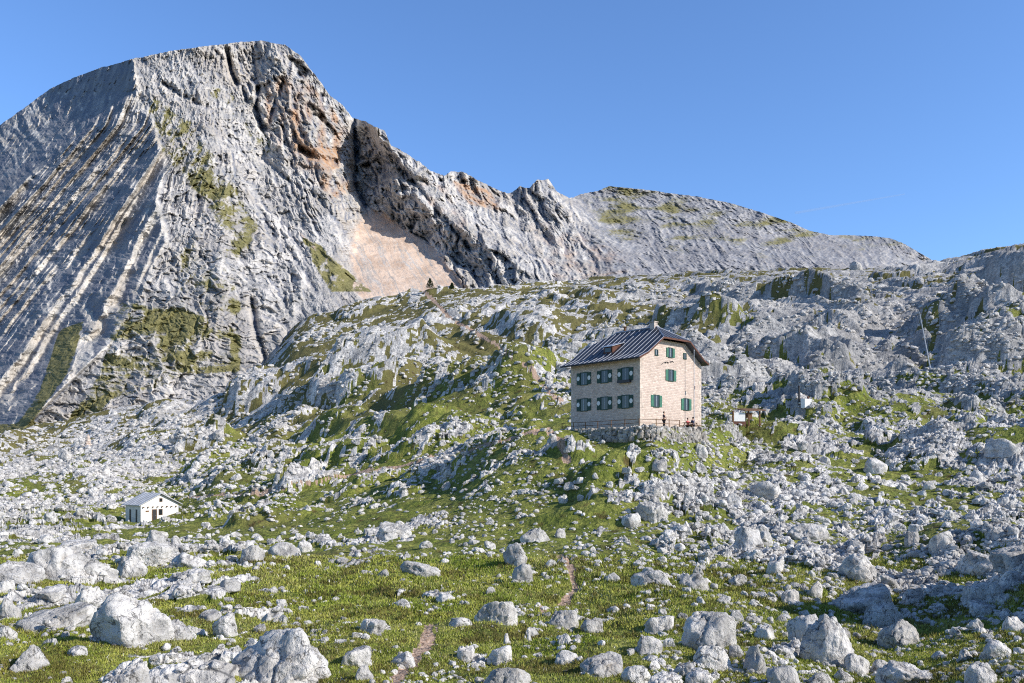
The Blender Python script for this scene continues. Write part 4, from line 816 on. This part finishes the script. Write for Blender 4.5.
# dark wrought marks on the gable, like two birds in flight
d = MB()
for x0, z0, s in ((3.6, 7.05, 1.), (4.7, 7.25, .85)):
    P_ = [(0, 0), (.45, .22), (.75, .30), (.62, .12), (.95, .34), (1.25, .22)]
    for (a_, b_), (c2, d2) in zip(P_[:-1], P_[1:]): d.bar((x0 + a_ * s, -.04, z0 + b_ * s), (x0 + c2 * s, -.04, z0 + d2 * s), .035, 4)
d.build('emblem', M_DARK, hs)
d = MB(); d.box(1.1, 2.0, -.05, -.003, -.9 + .9, 2.0); dr = None; d.bm.free()
def gz(x, y):  # ground height inside house space
    c, s = math.cos(HA), math.sin(HA); X = HO[0] + x * c - y * s; Y_ = HO[1] + x * s + y * c; return float(zat(np.array(X), np.array(Y_))) - HO[2]
def wld(x, y, z=0):
    c, s = math.cos(HA), math.sin(HA); return (HO[0] + x * c - y * s, HO[1] + x * s + y * c, HO[2] + z)
# flag pole in front of the gable
fp = empty('flag_pole', wld(8.3, -.9, gz(8.3, -.9)), HA); tag(fp, 'thin blue grey pole standing in front of the right part of the gable', 'pole')
d = MB(); d.bar((0, 0, -.3), (0, 0, 8.9), .055, 8, .035); d.build('shaft', M_POLE, fp); d = MB(); d.bar((0, 0, 8.92), (0, 0, 9.06), .07, 8, .02); d.build('finial', M_POLE, fp); d = MB(); d.box(.04, .16, -.04, .04, 4.6, 5.0); d.build('cleat_box', M_RED, fp)
# wooden rail along the terrace edge
rl = empty('terrace_railing', wld(-2.1, -1.6, 0), HA); tag(rl, 'low wooden railing along the terrace edge around the corner of the stone house', 'railing')
base = (-2.1, -1.6); pts = [(-2.1, 9.5), (-2.1, 7.7), (-2.1, 5.9), (-2.1, 4.1), (-2.1, 2.2), (-2.1, .3), (-2.1, -1.6), (-.3, -2.4), (1.6, -2.6), (3.4, -2.6)]
prev = None
for x, y in pts:
    g0 = gz(x, y); d = MB(); d.box(x - base[0] - .035, x - base[0] + .035, y - base[1] - .035, y - base[1] + .035, g0 - .3, g0 + .9); d.build('post', M_WOOD, rl, .008)
    if prev:
        for hz in (.45, .84):
            d = MB(); d.bar((prev[0] - base[0], prev[1] - base[1], prev[2] + hz), (x - base[0], y - base[1], g0 + hz), .028, 4); d.build('rail', M_WOOD, rl)
    prev = (x, y, g0)
# bench table by the gable
tb = empty('picnic_table', wld(6.3, -1.9, gz(6.3, -1.9)), HA); tag(tb, 'wooden table with two benches in front of the gable wall of the stone house', 'table')
for k in range(4): 
    d = MB(); d.box(-1., 1., -.36 + k * .18, -.36 + k * .18 + .165, .72, .76); d.build('tabletop_board', M_WOOD, tb, .006)
for s in (-1, 1):
    d = MB(); d.box(-1., 1., s * .72 - .13, s * .72 + .13, .42, .46); d.build('bench_seat', M_WOOD, tb, .006)
    d = MB(); d.bar((s * .75, -.68, 0), (s * .75, -.2, .72), .045, 4); d.bar((s * .75, .68, 0), (s * .75, .2, .72), .045, 4); d.box(s * .75 - .03, s * .75 + .03, -.8, .8, .36, .42); d.build('trestle', M_WOOD, tb)
# ---- rubble retaining wall below the terrace
rw = empty('retaining_wall', wld(-2.6, -2.6, -1.), HA); tag(rw, 'rough dry stone retaining wall under the terrace of the stone house', 'wall')
r = np.random.RandomState(5); allV = []; allF = []; o_ = 0; shp = [rock_shape(950 + k, 3, ['block', 'slab', 'jag'][k % 3]) for k in range(10)]
path = [(-2.9, 10.5), (-2.9, -2.2), (-1.8, -3.3), (6.2, -3.5)]
for (xa, ya), (xb, yb) in zip(path[:-1], path[1:]):
    L_ = math.hypot(xb - xa, yb - ya); 
    for row in range(4):
        t_ = r.uniform(0, .3)
        while t_ < L_:
            w_ = r.uniform(.35, .8); x = xa + (xb - xa) * t_ / L_; y = ya + (yb - ya) * t_ / L_; nx, ny = (yb - ya) / L_, -(xb - xa) / L_
            nx, ny = (-abs(nx) if abs(nx) > .9 else nx * 0 - .3 * (abs(nx) > .3)), (-1 if abs(ny) > .6 else 0)
            x += nx * (.35 * (3 - row)) * .6; y += ny * (.35 * (3 - row)) * .6; z = -1.62 + row * .40 + r.uniform(-.06, .06)
            S_ = shp[r.randint(10)]; a_ = r.uniform(0, 6.28); c, s = math.cos(a_), math.sin(a_); Vb = S_[0] * (w_ * .6, w_ * .55, r.uniform(.42, .6)); Vb = np.stack([Vb[:, 0] * c - Vb[:, 1] * s + x + 2.6, Vb[:, 0] * s + Vb[:, 1] * c + y + 2.6, Vb[:, 2] + z + 1.], -1)
            allV.append(Vb); allF.append(S_[1] + o_); o_ += len(Vb); t_ += w_ * .95
mesh_np('stonework', np.concatenate(allV), np.concatenate(allF), M_DRY, parent=rw)
# ---- the small white hut
ht = empty('white_hut', TO, TA); tag(ht, 'small white hut with light grey gabled roof among the stones on the left', 'hut')
W2, L2, E2, S2 = 6., 4.4, 2.75, .50
d = MB(); d.poly([(0, 0, -1.2), (W2, 0, -1.2), (W2, 0, E2), (W2 / 2, 0, E2 + S2 * W2 / 2), (0, 0, E2)], L2, (0, 1, 0)); d.build('wall', M_PLAST, ht)
d = MB()
for m_ in (0, 1):
    g_ = (lambda p: (W2 - p[0], p[1], p[2])) if m_ else (lambda p: p)
    d.poly([g_(p) for p in [(-.45, -.45, E2 - .16), (W2 / 2, -.45, E2 + S2 * W2 / 2 + .07), (W2 / 2, L2 + .4, E2 + S2 * W2 / 2 + .07), (-.45, L2 + .4, E2 - .16)]], .10, (0, 0, 1))
hr = d.build('roof', M_ETER, ht)
d = MB()
for k in range(1, 6):
    y = -.45 + (L2 + .85) * k / 6; d.bar((-.44, y, E2 - .04), (W2 / 2, y, E2 + S2 * W2 / 2 + .18), .03, 4); d.bar((W2 + .44, y, E2 - .04), (W2 / 2, y, E2 + S2 * W2 / 2 + .18), .03, 4)
d.build('roof_batten', M_ETER, hr)
d = MB(); d.box(1.72, 1.80, -.06, -.003, .15, 2.0); d.box(2.42, 2.50, -.06, -.003, .15, 2.0); d.box(1.80, 2.42, -.06, -.003, 1.93, 2.0); dr = d.build('door', M_WOOD, ht); d = MB(); d.box(1.80, 2.42, -.03, -.002, .15, 1.93); d.build('door_leaf', M_DARK, dr); d = MB(); d.box(2.3, 2.34, -.06, -.032, 1.0, 1.12); d.build('handle', M_POLE, dr)
for (x, z, w_, h_) in ((3.1, 1.55, .5, .8), (3.15, 3.35, .36, .42)):
    d = MB(); d.box(x - w_ / 2 - .06, x + w_ / 2 + .06, -.04, -.003, z - h_ / 2 - .06, z - h_ / 2); d.box(x - w_ / 2 - .06, x + w_ / 2 + .06, -.04, -.003, z + h_ / 2, z + h_ / 2 + .06); d.box(x - w_ / 2 - .06, x - w_ / 2, -.04, -.003, z - h_ / 2, z + h_ / 2); d.box(x + w_ / 2, x + w_ / 2 + .06, -.04, -.003, z - h_ / 2, z + h_ / 2)
    f = d.build('window', M_WOOD, ht); d = MB(); d.box(x - w_ / 2, x + w_ / 2, -.02, -.002, z - h_ / 2, z + h_ / 2); d.build('pane', M_GLASS, f)
for k in range(8):
    d = MB(); x = .35 + k * .74; d.box(x - .07, x + .07, -.30, -.003, 2.28, 2.42); d.build('beam_end', M_WOOD, ht)
d = MB(); d.box(.75, 1.25, -.03, -.003, 1.62, 1.85); d.build('name_board', M_WOOD, ht)
for y in (1.2, 3.0):
    d = MB(); d.box(-.03, -.003, y - .22, y + .22, .1, 2.0); d.build('side_door', M_DARK, ht)
# ---- shed at the right
p = hit(745, 424); sd = empty('open_shed', (p.x, p.y, p.z), math.radians(12)); tag(sd, 'small open wooden shed with a white panel on the grass right of the stone house', 'shed')
K = p.y / F
d = MB(); d.box(-12 * K, 0, -.05, .05, .9 * K, 9.5 * K); d.build('white_panel', M_WHITE, sd)
d = MB(); d.box(-13 * K, 1 * K, -.05, .6, -.6, .8 * K); d.build('plinth', M_RED, sd)
for x in (-13, 4, 16):
    d = MB(); d.box(x * K - .08, x * K + .08, -.1, .1, -.5, 11.5 * K); d.build('post', M_WOOD, sd, .01)
d = MB(); d.box(1 * K, 16 * K, 2., 2.08, -.5, 10.5 * K); d.build('back_boarding', M_WOOD, sd)
d = MB(); d.poly([(-2 * K, -.5, 12 * K), (21 * K, -.5, 12.6 * K), (21 * K, 2.3, 15.5 * K), (-2 * K, 2.3, 15 * K)], .12); d.build('roof', M_WOOD, sd)
# ---- white block with dark flue
p = hit(806, 407); tk = empty('water_tank', (p.x, p.y, p.z), math.radians(20)); tag(tk, 'small white box with a dark upright pipe on the slope right of the shed', 'tank'); K = p.y / F
d = MB(); d.box(-4 * K, 4.5 * K, -3 * K, 3 * K, -.4, 6.5 * K); d.build('box', M_WHITE, tk, .03); d = MB(); d.bar((-3.2 * K, 1, -.4), (-3.2 * K, 1, 19 * K), .16, 8); d.build('flue', M_DARK, tk); d = MB(); d.bar((-3.2 * K, 1, 19 * K + .02), (-3.2 * K, 1, 20.5 * K), .26, 8, .1); d.build('flue_cap', M_DARK, tk); d = MB(); d.box(0, 1.5 * K, -3 * K, -1.5 * K, 6.5 * K + .005, 9 * K); d.build('valve_cover', M_RED, tk)
# ---- leaning pole
p = hit(931, 371); lp = empty('leaning_pole', (p.x, p.y, p.z)); tag(lp, 'tall thin pale pole leaning left on the right slope', 'pole'); K = p.y / F
d = MB(); d.bar((0, 0, -.5), (-11.5 * K, 0, 57 * K), .13, 8, .08); d.build('shaft', M_POLE, lp); d = MB(); d.bar((-12.6 * K, 0, 55 * K), (-9.6 * K, 0, 56 * K), .08, 6); d.build('crossarm', M_DARK, lp)
# ---- little cairn
p = hit(88, 446); ca_ = empty('stone_cairn', (p.x, p.y, p.z)); tag(ca_, 'little pinkish cairn standing among the scree above the white hut', 'cairn'); K = p.y / F
for k, (w_, z) in enumerate(((4., -.5), (3.2, 2.), (2.5, 4.4), (1.8, 6.6), (1.1, 8.4))):
    Vb, Tb = rock_shape(970 + k, 3, 'slab'); mesh_np('stone', Vb * (w_ * K, w_ * K, 3.2 * K) + (0, 0, z * K), Tb, M_QUOIN, parent=ca_)
# ---- dark dwarf pines on the foot of the scree
M_PINE = flat_mat('pine needles', (.035, .05, .022), .9, .05, noise=.5, ns=3)
for i, (u, v, h_, lab) in enumerate([(430, 291, 11, 'dark dwarf pine standing clear at the foot of the pink scree'), (452, 289, 6, 'small dark bush at the right foot of the pink scree'), (374, 291, 6, 'small dark bush at the left foot of the pink scree')]):
    p = hit(u, v); K = p.y / F; t = empty('dwarf_pine', (p.x, p.y, p.z)); tag(t, lab, 'tree'); r = np.random.RandomState(i); H_ = h_ * K
    d = MB(); d.bar((0, 0, -.3), (0, 0, H_ * .8), .16, 6, .05); d.build('trunk', M_WOOD, t); n = 900; z = r.uniform(.18, 1, n) * H_; rad = H_ * .42 * (1.02 - z / H_) ** .7 * r.uniform(.3, 1.1, n) + .1; a_ = r.uniform(0, 6.28, n)
    C = np.stack([rad * np.cos(a_), rad * np.sin(a_), z], -1); E = r.normal(0, .22, (n, 3, 3)); mesh_np('crown', (C[:, None] + E).reshape(-1, 3), np.arange(n * 3).reshape(-1, 3), M_PINE, parent=t)
# ---- people
def skin_mat(name, c): return flat_mat(name, c, .7, .2, noise=.08)
M_SKIN = skin_mat('skin', (.55, .33, .24)); M_HAIR = skin_mat('dark hair', (.03, .022, .018))
def person(loc, rz, sit, shirt, trousers, label, armup=0.):
    t = empty('person', loc, rz); tag(t, label, 'person')
    hip = .93 if not sit else .50
    J = {'pel': (0, 0, hip), 'sp': (0, .0, hip + .22), 'ch': (0, 0, hip + .42), 'nk': (0, -.01, hip + .56), 'h0': (0, -.02, hip + .64), 'h1': (0, -.03, hip + .72), 'h2': (0, -.02, hip + .79)}
    R = {'pel': .14, 'sp': .12, 'ch': .145, 'nk': .055, 'h0': .075, 'h1': .095, 'h2': .07}; Ed = [('pel', 'sp'), ('sp', 'ch'), ('ch', 'nk'), ('nk', 'h0'), ('h0', 'h1'), ('h1', 'h2')]
    for s, q_ in ((-1, 'l'), (1, 'r')):
        J[q_ + 'sh'] = (s * .18, 0, hip + .47); R[q_ + 'sh'] = .06; el = (s * .25, .02 - .05 * armup, hip + .20) if not sit else (s * .24, -.10, hip + .22); J[q_ + 'el'] = el; R[q_ + 'el'] = .045
        wr = (s * .24, -.08 - .15 * armup, hip - .02 + .3 * armup) if not sit else (s * .12, -.34, hip + .26); J[q_ + 'wr'] = wr; R[q_ + 'wr'] = .028; J[q_ + 'pa'] = (wr[0], wr[1] - .05, wr[2] - (.07 if not sit else .0)); R[q_ + 'pa'] = .034
        for f_ in range(5):
            nm = q_ + 'f%d' % f_; J[nm] = (wr[0] + (f_ - 2) * .018 + (-s * .03 if f_ == 0 else 0), wr[1] - .07 - (.05 if sit else .01), wr[2] - (.15 if not sit else .03) + .01 * (f_ == 4)); R[nm] = .009; Ed.append((q_ + 'pa', nm))
        Ed += [('ch', q_ + 'sh'), (q_ + 'sh', q_ + 'el'), (q_ + 'el', q_ + 'wr'), (q_ + 'wr', q_ + 'pa')]
        J[q_ + 'th'] = (s * .10, 0, hip - .06); R[q_ + 'th'] = .095; kn = (s * .11, -.02, .48) if not sit else (s * .12, -.42, .50); J[q_ + 'kn'] = kn; R[q_ + 'kn'] = .062
        an = (s * .12, .02, .09) if not sit else (s * .12, -.40, .09); J[q_ + 'an'] = an; R[q_ + 'an'] = .042; J[q_ + 'to'] = (an[0], an[1] - .17, .04); R[q_ + 'to'] = .035; Ed += [('pel', q_ + 'th'), (q_ + 'th', q_ + 'kn'), (q_ + 'kn', q_ + 'an'), (q_ + 'an', q_ + 'to')]
    def skinned(name, keys, edges, mat, infl, root):
        ks = [k for k in J if k in keys]; me = bpy.data.meshes.new(name); me.from_pydata([J[k] for k in ks], [(ks.index(a_), ks.index(b_)) for a_, b_ in edges if a_ in keys and b_ in keys], []); o = bpy.data.objects.new(name, me); COL.objects.link(o)
        m = o.modifiers.new('skin', 'SKIN'); sv = me.skin_vertices[0].data
        for i, k in enumerate(ks): sv[i].radius = (R[k] + infl, R[k] + infl * .8)
        sv[ks.index(root)].use_root = True; o.modifiers.new('sub', 'SUBSURF').levels = 1; dg = bpy.context.evaluated_depsgraph_get(); nm_ = bpy.data.meshes.new_from_object(o.evaluated_get(dg)); bpy.data.objects.remove(o)
        nm_.materials.clear(); nm_.materials.append(mat); o = bpy.data.objects.new(name, nm_); COL.objects.link(o); o.parent = t; return o
    skinned('body', set(J), Ed, M_SKIN, 0, 'pel')
    up_ = {'pel', 'sp', 'ch'} | {a_ + b_ for a_ in 'lr' for b_ in ('sh', 'el')}; skinned('shirt', up_, Ed, shirt, .018, 'pel')
    lo_ = {'pel'} | {a_ + b_ for a_ in 'lr' for b_ in ('th', 'kn', 'an')}; skinned('trousers', lo_, Ed, trousers, .022, 'pel')
    d = MB(); bmesh.ops.create_icosphere(d.bm, subdivisions=2, radius=.115, matrix=Matrix.Translation((0, .012, J['h1'][2] + .035)) @ Matrix.Diagonal((.9, .95, .85, 1))); d.build('hair', M_HAIR, t)
M_BLK = flat_mat('black cloth', (.025, .025, .035), .9, .05); M_RSH = flat_mat('red cloth', (.55, .10, .12), .9, .05); M_BLU = flat_mat('dark blue cloth', (.04, .05, .09), .9, .05)
x, y = 1.5, -2.0; person(wld(x, y, gz(x, y)), HA + .3, False, M_BLK, M_BLK, 'person in black standing at the railing before the gable wall', .6)
person(wld(5.75, -2.62, gz(5.75, -2.6)), HA + math.pi, True, M_BLU, M_BLK, 'person in dark clothes sitting at the left end of the table')
person(wld(6.75, -1.18, gz(6.75, -1.2)), HA, True, M_RSH, M_BLU, 'person in a red top sitting at the right side of the table')
# ---- thin vapour trail high above the ridge
t = NT('vapour'); t.t.nodes.remove(t.b); em = t.n('ShaderNodeBsdfDiffuse'); em.inputs[0].default_value = (.9, .9, .92, 1); tr = t.n('ShaderNodeBsdfTransparent'); mx = t.n('ShaderNodeMixShader'); mx.inputs[0].default_value = .08
t.l(tr.outputs[0], mx.inputs[1]); t.l(em.outputs[0], mx.inputs[2]); t.l(mx.outputs[0], t.out.inputs[0])
d = MB(); Yc = 9000.; f_ = lambda u, v: ((u - CX) / F * Yc, Yc, (H - v) / F * Yc); d.bar(f_(795, 213), f_(905, 194), 14, 12, 6); ct = d.build('vapour_trail', t.m); tag(ct, 'faint thin white vapour trail in the sky over the far ridge', 'vapour trail')
